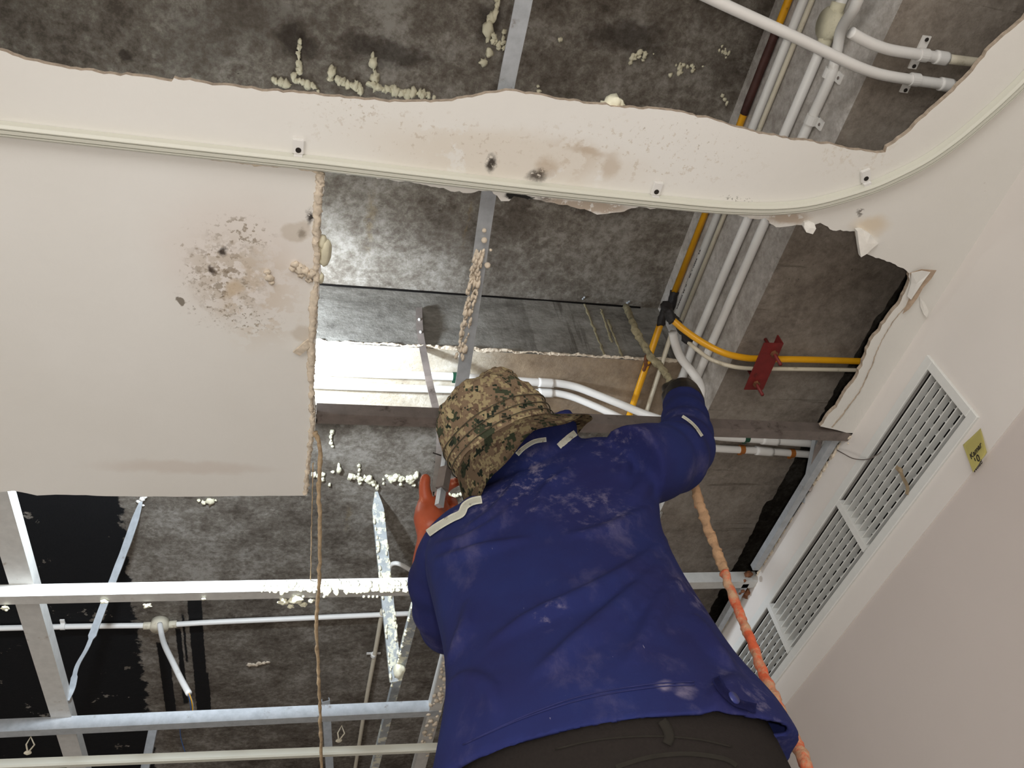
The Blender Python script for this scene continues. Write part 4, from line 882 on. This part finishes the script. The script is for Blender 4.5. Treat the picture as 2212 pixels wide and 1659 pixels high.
# ------------------------------------------------------------------ the worker
def shirt_mat():
    k = NB('blue_drill_cloth', 0.9, 0, 0.15)
    c = k.ramp(k.noise(5, 5), [(0.3, rgb(34, 34, 76)), (0.7, rgb(35, 44, 94))])
    sv = k.scalev(k.warp(.03, 12), (1.0, 1.0, 0.45))
    dust = k.math('MULTIPLY', k.step(k.noise(13, 10, .68, sv), .52, .80), .30)
    c = k.mix(dust, c, rgb(120, 112, 138))
    def patch(u, v, D, ru, amt, thr=.5, col=rgb(172, 160, 176), sc_=40):
        nonlocal c
        m = k.math('MULTIPLY', k.blob(Pd(u, v, D), (ru, ru, ru), k.warp(.06, 12), .1, 1), k.step(k.noise(sc_, 9, .7), thr, thr+.22))
        c = k.mix(k.math('MULTIPLY', m, amt), c, col)
    patch(1120, 1060, 1.45, .10, .55); patch(1170, 1010, 1.5, .08, .45); patch(1330, 940, 1.55, .10, .35); patch(1280, 1110, 1.40, .10, .35)
    patch(1000, 1130, 1.5, .10, .35); patch(1180, 1335, 1.15, .04, .5); patch(1437, 1483, 1.04, .016, .45, .34); patch(1490, 1503, 1.04, .020, .45, .34)
    patch(1500, 1545, 1.02, .02, .4); patch(1620, 1545, 1.08, .08, .35); patch(1500, 1290, 1.28, .07, .3); patch(1450, 930, 1.8, .09, .4, .5)
    lint = k.math('MULTIPLY', k.step(k.noise(150, 3, .6, k.scalev(k.pos, (1, 1, .3))), .74, .78), .5); c = k.mix(lint, c, rgb(150, 146, 170))
    patch(1065, 1440, 1.15, .014, .7, .2, rgb(16, 18, 40))
    k.color(c)
    fold = k.noise(7, 2, .4, k.scalev(k.pos, (1.0, 1.0, 1.3)), .4); k.bump(fold, .35, .02)
    k.bump(k.noise(240, 3), .25, .0015)
    return k.m
M['shirt'] = shirt_mat()
kk = NB('camouflage_cloth', 0.95, 0, .1)
sn = kk.vmath('SNAP', kk.pos, (.0042, .0042, .0042)); n1 = kk.noise(32, 3, .6, sn); n2 = kk.noise(42, 3, .6, kk.vmath('ADD', sn, (3, 5, 1)))
c = kk.ramp(n1, [(0, rgb(78, 84, 66)), (.40, rgb(150, 128, 104)), (.52, rgb(186, 168, 130)), (.60, rgb(128, 106, 88))], True)
c = kk.mix(kk.step(n2, .615, .62), c, rgb(52, 60, 50)); c = kk.mix(kk.step(n2, .37, .365), c, rgb(206, 188, 146))
crm = kk.math('MULTIPLY', kk.step(kk.noise(85, 8, .7), .46, .58), kk.blob(Pd(1055, 870, 1.66), (.15, .15, .15), kk.warp(.05, 14), .5, 1))
c = kk.mix(kk.math('MULTIPLY', crm, .7), c, rgb(190, 166, 130)); dk = kk.step(kk.noise(95, 8, .7), .56, .62)
c = kk.mix(kk.math('MULTIPLY', dk, .7), c, rgb(70, 56, 44)); kk.color(c); kk.bump(kk.noise(55, 9, .75), 1.0, .010); M['camo'] = kk.m
kk = NB('brim_underside', .95, 0, .1); kk.color(kk.ramp(kk.noise(70, 8, .7), [(.35, rgb(96, 88, 60)), (.6, rgb(176, 160, 112))])); kk.bump(kk.noise(70, 8), .8, .006); M['brim'] = kk.m
M['glove_o'] = flat('orange_rubber', rgb(166, 78, 48), .42, 0, .12, 22, .25, dirt=rgb(214, 150, 120), dscale=34, dthr=(.60, .72))
M['glove_b'] = flat('black_rubber', rgb(26, 24, 24), .38, 0, .2, 30, .4, dirt=rgb(170, 164, 152), dscale=36, dthr=(.70, .72))
M['trousers'] = flat('charcoal_trousers', rgb(37, 33, 31), .95, 0, .12, 300, .3, spec=.1)
M['skin'] = flat('skin', rgb(150, 104, 78), .55, 0, .06, 20, .1)
M['tapeb'] = flat('reflective_strip', rgb(255, 252, 236), .3, 0, .03, 90, .8, dirt=rgb(176, 166, 148), dscale=60, dthr=(.58, .66), spec=.8)
M['thread'] = flat('seam_thread', rgb(64, 68, 130), .9, bump=0)
M['boot'] = flat('boot_rubber', rgb(40, 38, 36), .5)
M['alu'] = flat('ladder_aluminium', rgb(186, 188, 190), .35, .8, .05)

def ring(Np, L, R_, thick, dz=-.01, n=40, pw=1.0):
    N_, L_, R3 = Pd(*Np), Pd(*L), Pd(*R_); F = N_ + V((.02, thick, dz)); C_ = (L_+R3)/2; s = (R3-L_)/2
    out = []
    for i in range(n):
        a = 2*math.pi*i/n; ca, sa = math.cos(a), math.sin(a)
        f = (F-C_) if sa > 0 else (N_-C_)
        out.append(C_ + s*(math.copysign(abs(ca)**pw, ca)) + f*(abs(sa)**pw))
    return out
def loft(bm, rings, cap=(True, True)):
    vs = [[bm.verts.new(p) for p in r] for r in rings]; n = len(vs[0])
    for a, b in zip(vs, vs[1:]):
        for j in range(n): bm.faces.new((a[j], a[(j+1) % n], b[(j+1) % n], b[j]))
    if cap[0]: bm.faces.new(vs[0][::-1])
    if cap[1]: bm.faces.new(vs[-1])
S = [((1390,1556,.98),(922,1712,1.07),(1724,1618,1.13),.29,-.03),
     ((1340,1480,1.03),(950,1575,1.12),(1676,1520,1.17),.27,-.02),
     ((1290,1390,1.10),(964,1470,1.19),(1590,1420,1.24),.25,-.01),
     ((1250,1300,1.18),(958,1375,1.27),(1520,1315,1.31),.24,0),
     ((1210,1210,1.27),(935,1275,1.36),(1466,1225,1.39),.24,0),
     ((1185,1130,1.36),(918,1205,1.44),(1430,1145,1.47),.24,.01),
     ((1172,1070,1.43),(934,1160,1.50),(1424,1078,1.53),.22,.02),
     ((1162,1020,1.49),(978,1116,1.545),(1402,1000,1.585),.19,.02),
     ((1152,1000,1.53),(1020,1080,1.575),(1325,945,1.62),.15,.02),
     ((1140,1000,1.545),(1068,1055,1.58),(1230,955,1.61),.12,.02)]
RG = [ring(*s[:3], s[3], s[4]) for s in S]
def densify(rgs, k=3):
    out = []
    for j in range(len(rgs[0])): out.append(cr([r[j] for r in rgs], k))
    return [[out[j][i] for j in range(len(out))] for i in range(len(out[0]))]
RGd = densify(RG, 3)
worker = None
def remesh(o, vox, smooth=4, fac=.5):
    m = o.modifiers.new('remesh', 'REMESH'); m.mode = 'VOXEL'; m.voxel_size = vox; m.use_smooth_shade = True
    if smooth: s = o.modifiers.new('smooth', 'SMOOTH'); s.iterations = smooth; s.factor = fac
    return o
def bake(o):
    "replace the mesh by its modified version"
    bpy.context.view_layer.update(); dg = bpy.context.evaluated_depsgraph_get()
    me = bpy.data.meshes.new_from_object(o.evaluated_get(dg)); mats = list(o.data.materials); o.modifiers.clear(); o.data = me
    if not me.materials:
        for m in mats: me.materials.append(m)
    for p in me.polygons: p.use_smooth = True
    return o
AR = [((1360,1010,1.54),.078),((1408,1000,1.59),.076),((1448,990,1.65),.070),((1474,968,1.73),.064),((1481,938,1.81),.057),((1480,905,1.88),.051),((1476,872,1.95),.046)]
AL = [((1024,1150,1.50),.060),((982,1190,1.52),.062),((956,1250,1.58),.062),((960,1310,1.62),.060),((972,1345,1.66),.058),((965,1310,1.70),.052),((950,1250,1.72),.047)]
# body (one continuous figure under the clothes)
bm = B()
loft(bm, [[sum((q for q in r), V())/len(r) + (p - sum((q for q in r), V())/len(r))*(.66 + .20*min(1, i_/12)) for p in r] for i_, r in enumerate(RGd)])
for A_ in (AR, AL):
    P = cr([Pd(*a) for a, _ in A_], 4); rr = [r for _, r in A_]; rad = [(rr[min(i//4, len(rr)-1)]*(1-(i%4)/4) + rr[min(i//4+1, len(rr)-1)]*(i%4)/4)*.72 for i in range(len(P))]
    rtube(bm, P, rad, 16)
HB_ = Pd(1092, 966, 1.585); AX = V((-.40, -.22, .88)).normalized(); fwd = (V((.05, 1, .3)) - AX*AX.dot(V((.05, 1, .3)))).normalized(); sdx = fwd.cross(AX).normalized()
hc_ = HB_ + AX*.02 + fwd*.01
neck0 = sum((q for q in RG[-1]), V())/len(RG[-1])
rtube(bm, cr([neck0 - V((0, 0, .10)), neck0, hc_ - AX*.06], 4), [.062]*9, 18)
def ell(c, a, b, d, sub=3):
    res = bmesh.ops.create_icosphere(bm, subdivisions=sub, radius=1)
    for v in res['verts']: v.co = c + sdx*(v.co.x*a) + fwd*(v.co.y*b) + AX*(v.co.z*d)
ell(hc_ + AX*.03, .076, .092, .088); ell(hc_ + fwd*.030 - AX*.055, .056, .060, .060)
ell(hc_ + fwd*.098 - AX*.022, .013, .020, .022, 2); ell(hc_ + fwd*.088 - AX*.060, .024, .012, .010, 2)
for k in (-1, 1): ell(hc_ + sdx*(.078*k) - AX*.015, .010, .020, .032, 2); ell(hc_ + sdx*(.030*k) + fwd*.082 + AX*.002, .014, .010, .009, 2)
hipc = sum((q for q in RG[0]), V())/len(RG[0])
legs = []
for k in (-1, 1):
    hp = hipc + V((.095*k, .0, -.04)); kn = hp + V((.02*k, .02, -.42)); an = kn + V((.0, -.02, -.40)); legs.append((hp, kn, an))
    rtube(bm, cr([hp + V((-.03*k, 0, .0)), hp + V((0, 0, -.03)), hp + V((.0, .01, -.2)), kn, kn + V((0, -.03, -.15)), an], 4), [.066]*8 + [.055]*8 + [.045]*5, 16)
body = link('person', bm, 'skin', None, True)
remesh(body, .011, 3); bake(body)
worker = tag(body, 'worker in dusty blue shirt and camouflage hat reaching up into the open ceiling', 'person')
def child(o): o.parent = worker; o.matrix_parent_inverse = Matrix.Identity(4); return o

# shirt
bm = B(); loft(bm, RGd, (True, True))
for A_ in (AR, AL):
    P = cr([Pd(*a) for a, _ in A_], 6); rr = [r for _, r in A_]; rad = []
    for i in range(len(P)):
        t = i/6; j = min(int(t), len(rr)-1); j2 = min(j+1, len(rr)-1); rad.append(rr[j] + (rr[j2]-rr[j])*(t-j))
    rad = [r*(1 + .05*math.sin(i*1.1)*(1 if i > 8 else 0)) for i, r in enumerate(rad)]
    rtube(bm, P, rad, 20)
# collar roll and raised cloth folds
cP = [p*1.0 for p in RG[-1]]; cc0 = sum(cP, V())/len(cP)
for dzc, rr_ in ((.0, .020), (.016, .018), (.032, .018), (.046, .016), (.060, .012)):
    ring_ = [cc0 + (p-cc0)*(1.0+dzc*2) + V((0, -.004, dzc)) for p in cP]; ring_.append(ring_[0]); rtube(bm, ring_, [rr_]*len(ring_), 10)
bvh0 = None
tmp = bmesh.new(); loft(tmp, RGd); bmesh.ops.recalc_face_normals(tmp, faces=tmp.faces[:]); bvh0 = BVHTree.FromBMesh(tmp); tmp.free()
def fold(pts, r, depth=.25):
    P = []
    for u, v in cr([V((a, b, 0)) for a, b in pts], 6) and [(q.x, q.y) for q in cr([V((a, b, 0)) for a, b in pts], 6)]:
        h = bvh0.ray_cast(EYE, ray(u, v).normalized())
        if h[0] is not None: P.append(h[0] + ray(u, v).normalized()*(r*depth))
    if len(P) > 3:
        n = len(P); rtube(bm, P, [max(.003, r*math.sin(math.pi*(i+.5)/n)**.6) for i in range(n)], 12)
for pts, r in ((((1440,1165),(1370,1230),(1270,1290),(1150,1340),(1050,1400)), .012), (((1450,1200),(1400,1260),(1330,1330),(1240,1400),(1150,1470)), .013),
               (((1470,1250),(1430,1300),(1400,1370),(1350,1450)), .010), (((935,1180),(1010,1170),(1080,1130),(1140,1070)), .010),
               (((930,1215),(1000,1200),(1060,1185),(1150,1165)), .009), (((1130,1000),(1110,1060),(1070,1110),(1000,1150)), .010),
               (((1420,1090),(1370,1120),(1300,1150),(1220,1160)), .009), (((960,1440),(990,1400),(1010,1350),(1010,1300)), .010),
               (((965,1490),(1010,1470),(1060,1500),(1080,1560)), .010), (((1600,1460),(1560,1500),(1540,1550)), .009), (((1500,1330),(1540,1400),(1580,1450)), .010),
               (((1390,960),(1400,1000),(1390,1050),(1360,1090)), .012), (((1340,930),(1352,990),(1340,1040)), .008), (((1240,1010),(1180,1060),(1160,1120)), .007)):
    fold(pts, r*1.5)
shirt = link('shirt', bm, 'shirt', None, True)
remesh(shirt, .0065, 5, .5); bake(shirt); child(shirt)
# open the hem: cut away the bottom cap from below
bm = bmesh.new(); bm.from_mesh(shirt.data)
r0 = RG[0]; c0_ = sum(r0, V())/len(r0); nn = V((0, 0, 0))
for i in range(len(r0)): nn += (r0[i]-c0_).cross(r0[(i+1) % len(r0)]-c0_)
nn.normalize()
if nn.z > 0: nn = -nn
bmesh.ops.bisect_plane(bm, geom=bm.verts[:]+bm.edges[:]+bm.faces[:], plane_co=c0_ - nn*.003, plane_no=nn, clear_outer=True)
be = [e for e in bm.edges if e.is_boundary]; bm.to_mesh(shirt.data); bm.free()
sm = shirt.modifiers.new('thickness', 'SOLIDIFY'); sm.thickness = .004; sm.offset = -1; bake(shirt)
bm = bmesh.new(); bm.from_mesh(shirt.data); sb = BVHTree.FromBMesh(bm); bm.free()
def onshirt(u, v, lift=.002):
    d = ray(u, v).normalized(); h = sb.ray_cast(EYE, d)
    if h[0] is None: return None
    n = h[1] if h[1].dot(d) < 0 else -h[1]; return h[0] + n*lift, n
def stripe(name, pts, half, mat, lift=.003, seg_=6, th=.0012):
    C2 = cr([V((a, b, 0)) for a, b in pts], seg_); bm = B(); rows = []; last = None
    for i, q in enumerate(C2):
        t = (C2[min(i+1, len(C2)-1)] - C2[max(i-1, 0)]).normalized(); s = V((-t.y, t.x, 0)); row = []
        for a in (-1, -.5, 0, .5, 1):
            h = onshirt(q.x + s.x*half*a, q.y + s.y*half*a, lift)
            if h is None: row = None; break
            row.append(h[0])
        if row: rows.append([bm.verts.new(p) for p in row])
    for a, b in zip(rows, rows[1:]):
        for j in range(4): bm.faces.new((a[j], a[j+1], b[j+1], b[j]))
    if not rows: bm.free(); return None
    bmesh.ops.solidify(bm, geom=bm.faces[:], thickness=th); o = link(name, bm, mat, None, True); o.parent = shirt; return o
stripe('reflective_strip', [(927,1154),(950,1138),(978,1122),(998,1112),(1006,1096),(1022,1086),(1042,1082)], 8.5, 'tapeb')
stripe('reflective_strip', [(1206,966),(1222,952),(1245,934),(1265,922),(1285,911),(1312,910),(1340,909)], 7, 'tapeb')
stripe('reflective_strip', [(1118,984),(1132,970),(1155,956),(1180,952)], 5, 'tapeb')
stripe('reflective_strip', [(1474,902),(1488,912),(1502,926),(1514,944)], 3.2, 'tapeb')
# hem seam, side tab with button
stripe('hem_seam', [(1020,1600),(1140,1545),(1260,1504),(1400,1480),(1500,1474)], 1.4, 'thread', .001)
stripe('hem_seam', [(1000,1610),(1130,1553),(1262,1511),(1400,1487),(1500,1481)], 1.4, 'thread', .001)
stripe('side_tab', [(1548,1470),(1562,1500),(1590,1524),(1630,1535)], 9, 'shirt', .004, 6, .003)
h = onshirt(1580, 1512, .004)
if h:
    bm = B(); q = h[1].to_track_quat('Z', 'Y').to_matrix().to_4x4()
    bmesh.ops.create_cone(bm, cap_ends=True, segments=24, radius1=.0085, radius2=.007, depth=.004, matrix=Matrix.Translation(h[0]) @ q)
    M['button'] = flat('blue_button', rgb(44, 50, 104), .4); o = link('button', bm, 'button', None, True); o.parent = shirt

# trousers, belt loop, boots
bm = B()
def shr(r, k, dz): 
    c = sum(r, V())/len(r); return [c + (p-c)*k + V((0, 0, dz)) for p in r]
W = [shr(RG[1], .84, .02), shr(RG[0], .86, .03), shr(RG[0], .89, -.03), shr(RG[0], .90, -.09), shr(RG[0], .84, -.16)]
loft(bm, densify(W, 4))
for hp, kn, an in legs:
    P = cr([hp + V((0, 0, -.02)), hp + V((0, .01, -.2)), kn, kn + V((0, -.03, -.15)), an + V((0, 0, .05))], 5); n = len(P); rtube(bm, P, [.105 - .035*i/n for i in range(n)], 20)
tr = link('trousers', bm, 'trousers', None, True); remesh(tr, .009, 4); bake(tr); child(tr)
bm = bmesh.new(); bm.from_mesh(tr.data); sb_t = BVHTree.FromBMesh(bm); bm.free(); sb_keep = sb; sb = sb_t
M['tseam'] = flat('trouser_seam', rgb(54, 50, 44), .95)
for nm, pts, hw in (('belt_loop', [(1428,1560),(1440,1580),(1444,1598),(1438,1612)], 11), ('waist_seam', [(1200,1620),(1290,1600),(1400,1592),(1500,1598),(1580,1615)], 2), ('pocket_seam', [(1330,1659),(1400,1638),(1480,1630),(1560,1640),(1590,1656)], 5)):
    o = stripe(nm, pts, hw, 'tseam', .005 if nm == 'belt_loop' else .002, 6, .003)
    if o: o.parent = tr
sb = sb_keep
for hp, kn, an in legs:
    bm = B(); ft = an + V((0, .04, -.03)); rtube(bm, [an + V((0, 0, .10)), an + V((0, 0, .0)), an + V((0, 0, -.05))], [.056, .052, .050], 16)
    lump(bm, an + V((0, .07, -.055)), 1.0, (.048, .125, .036), .02, 3); o = link('boot', bm, 'boot', None, True); child(o)
solez = legs[0][2].z - .091
# step ladder he stands on, below the view
lx = (legs[0][2].x + legs[1][2].x)/2; ly = legs[0][2].y + .04
ld = empty('step_ladder', (lx, ly, 0), 'aluminium step ladder under the worker', 'ladder')
for i in range(4):
    z = solez*(i+1)/4; y = ly + .10*(i-3); link('tread', box(B(), (lx-.24, y-.13 if i == 3 else y-.04, z-.03), (lx+.24, y+.13 if i == 3 else y+.04, z)), 'alu', ld)
for s in (-1, 1):
    bm = B(); sweep(bm, [V((lx+s*.255, ly-.40, 0)), V((lx+s*.255, ly, solez))], [(-.012,-.025),(.012,-.025),(.012,.025),(-.012,.025)], V((1, 0, 0))); link('rail', bm, 'alu', ld)
    bm = B(); sweep(bm, [V((lx+s*.255, ly+.48, 0)), V((lx+s*.255, ly+.06, solez))], [(-.012,-.02),(.012,-.02),(.012,.02),(-.012,.02)], V((1, 0, 0))); link('rail', bm, 'alu', ld)

# hat: domed crown, stitched band, floppy brim
bm = B(); n = 120
prof = [(.100, -.012), (.104, .0), (.106, .02), (.106, .045), (.104, .07), (.098, .092), (.088, .110), (.070, .124), (.046, .133), (.02, .136)]
rings = []
for r, hgt in prof:
    rr = []
    for i in range(n):
        a = 2*math.pi*i/n; q = sdx*math.cos(a) + fwd*(math.sin(a)*1.08)
        p = HB_ + AX*hgt + q*r; nz = noise.noise(p*16)*.016 + noise.noise(p*45)*.006; rr.append(p + q*nz*(.3 + hgt*6) + AX*noise.noise(p*20+V((5,0,0)))*.012*(hgt/.14))
    rings.append(rr)
loft(bm, densify(rings, 5), (False, True))
for v in bm.verts:
    hh = (v.co-HB_).dot(AX); k_ = min(1, max(.15, (hh-.02)/.06)); v.co += noise.noise_vector(v.co*110)*.0035*k_ + noise.noise_vector(v.co*48)*.005*k_
hat = link('hat', bm, 'camo', None, True); child(hat)
bm = B(); rings = []
for k in range(9):
    t = k/8; rr = []
    for i in range(n):
        a = 2*math.pi*i/n; q = sdx*math.cos(a) + fwd*math.sin(a)
        right = max(0, math.cos(a)); back = max(0, -math.sin(a)); left = max(0, -math.cos(a))
        ext = .050 + .022*right; droop = .034 + .040*left + .022*back - .012*right
        r = .105 + (ext*(1-.70*left-.25*back))*t; p = HB_ + AX*(-.002 - droop*t**1.2 + .006*math.sin(3*a+1)*t + .004*math.sin(7*a)*t) + q*r
        rr.append(p)
    rings.append(rr)
loft(bm, rings, (False, False)); bmesh.ops.solidify(bm, geom=bm.faces[:], thickness=.0022); br_o = link('brim', bm, 'camo', None, True); br_o.parent = hat
for hgt in (.004, .020, .038):
    bm = B(); Q = [HB_ + AX*hgt + (sdx*math.cos(2*math.pi*i/n) + fwd*math.sin(2*math.pi*i/n)*1.08)*(.1085) for i in range(n+1)]
    Q = [q + (q-HB_-AX*hgt).normalized()*(noise.noise(q*16)*.016*(.3+hgt*6)) for q in Q]
    sweep(bm, Q, circ(.0011, 6)); M.setdefault('stitch', flat('stitch', rgb(70, 64, 50), .9, bump=0)); o = link('stitching', bm, 'stitch', None, True); o.parent = hat

# gloves
def glove(name, parts, mat, vox, label):
    bm = B()
    for pts, rr in parts:
        P = cr([Pd(*p) for p in pts], 5); m = len(P)
        rad = []
        for i in range(m):
            t = i/5; j = min(int(t), len(rr)-1); j2 = min(j+1, len(rr)-1); rad.append(rr[j] + (rr[j2]-rr[j])*(t-j))
        rtube(bm, P, rad, 14); lump(bm, P[-1], rad[-1], (1, 1, 1), 0, 2)
    o = link(name, bm, mat, None, True, label); remesh(o, vox, 2, .5); bake(o); return child(o)
def palm(bm_pts): pass
glove('glove', [
    ([(928,1249,1.710),(930,1209,1.720),(934,1169,1.740),(936,1139,1.755)], [.038, .036, .032, .034]),
    ([(934,1144,1.750),(928,1116,1.765),(926,1092,1.780)], [.034, .034, .026]), ([(948,1139,1.770),(951,1114,1.790),(950,1094,1.800)], [.028, .028, .020]),
    ([(924,1104,1.765),(920,1076,1.770),(917,1052,1.775),(919,1034,1.780)], [.018, .0145, .0125, .0115]),
    ([(940,1092,1.800),(956,1062,1.840),(974,1046,1.855),(988,1040,1.850),(991,1034,1.840)], [.014, .0125, .0115, .0105, .009]),
    ([(946,1102,1.810),(964,1084,1.850),(978,1084,1.850),(980,1096,1.820)], [.014, .012, .011, .010]),
    ([(950,1114,1.810),(968,1104,1.840),(978,1110,1.830),(976,1120,1.800)], [.014, .012, .010, .009]),
    ([(952,1126,1.800),(968,1124,1.820),(974,1130,1.810),(968,1136,1.790)], [.013, .011, .009, .008])], 'glove_o', .0042, 'orange rubber glove gripping the steel channel')
glove('glove', [
    ([(1478,892,1.93),(1477,870,1.97),(1475,852,2.0)], [.047, .047, .042]),
    ([(1450,872,1.98),(1446,856,2.0)], [.020, .018]), ([(1505,880,1.94),(1504,862,1.98),(1496,848,2.0)], [.020, .018, .016]),
    ([(1462,852,2.0),(1446,846,2.02),(1440,838,2.05),(1446,836,2.09)], [.018, .0135, .0125, .011]),
    ([(1464,846,2.0),(1458,834,2.03),(1456,830,2.07),(1460,836,2.11)], [.020, .015, .013, .011]),
    ([(1476,844,2.0),(1474,830,2.03),(1473,828,2.07),(1474,836,2.11)], [.020, .015, .013, .011]),
    ([(1488,848,2.0),(1490,835,2.03),(1489,834,2.07),(1487,842,2.10)], [.019, .014, .012, .010]),
    ([(1462,860,2.0),(1444,862,2.03),(1440,856,2.07)], [.017, .013, .011])], 'glove_b', .0045, 'black rubber glove holding the caked hose')
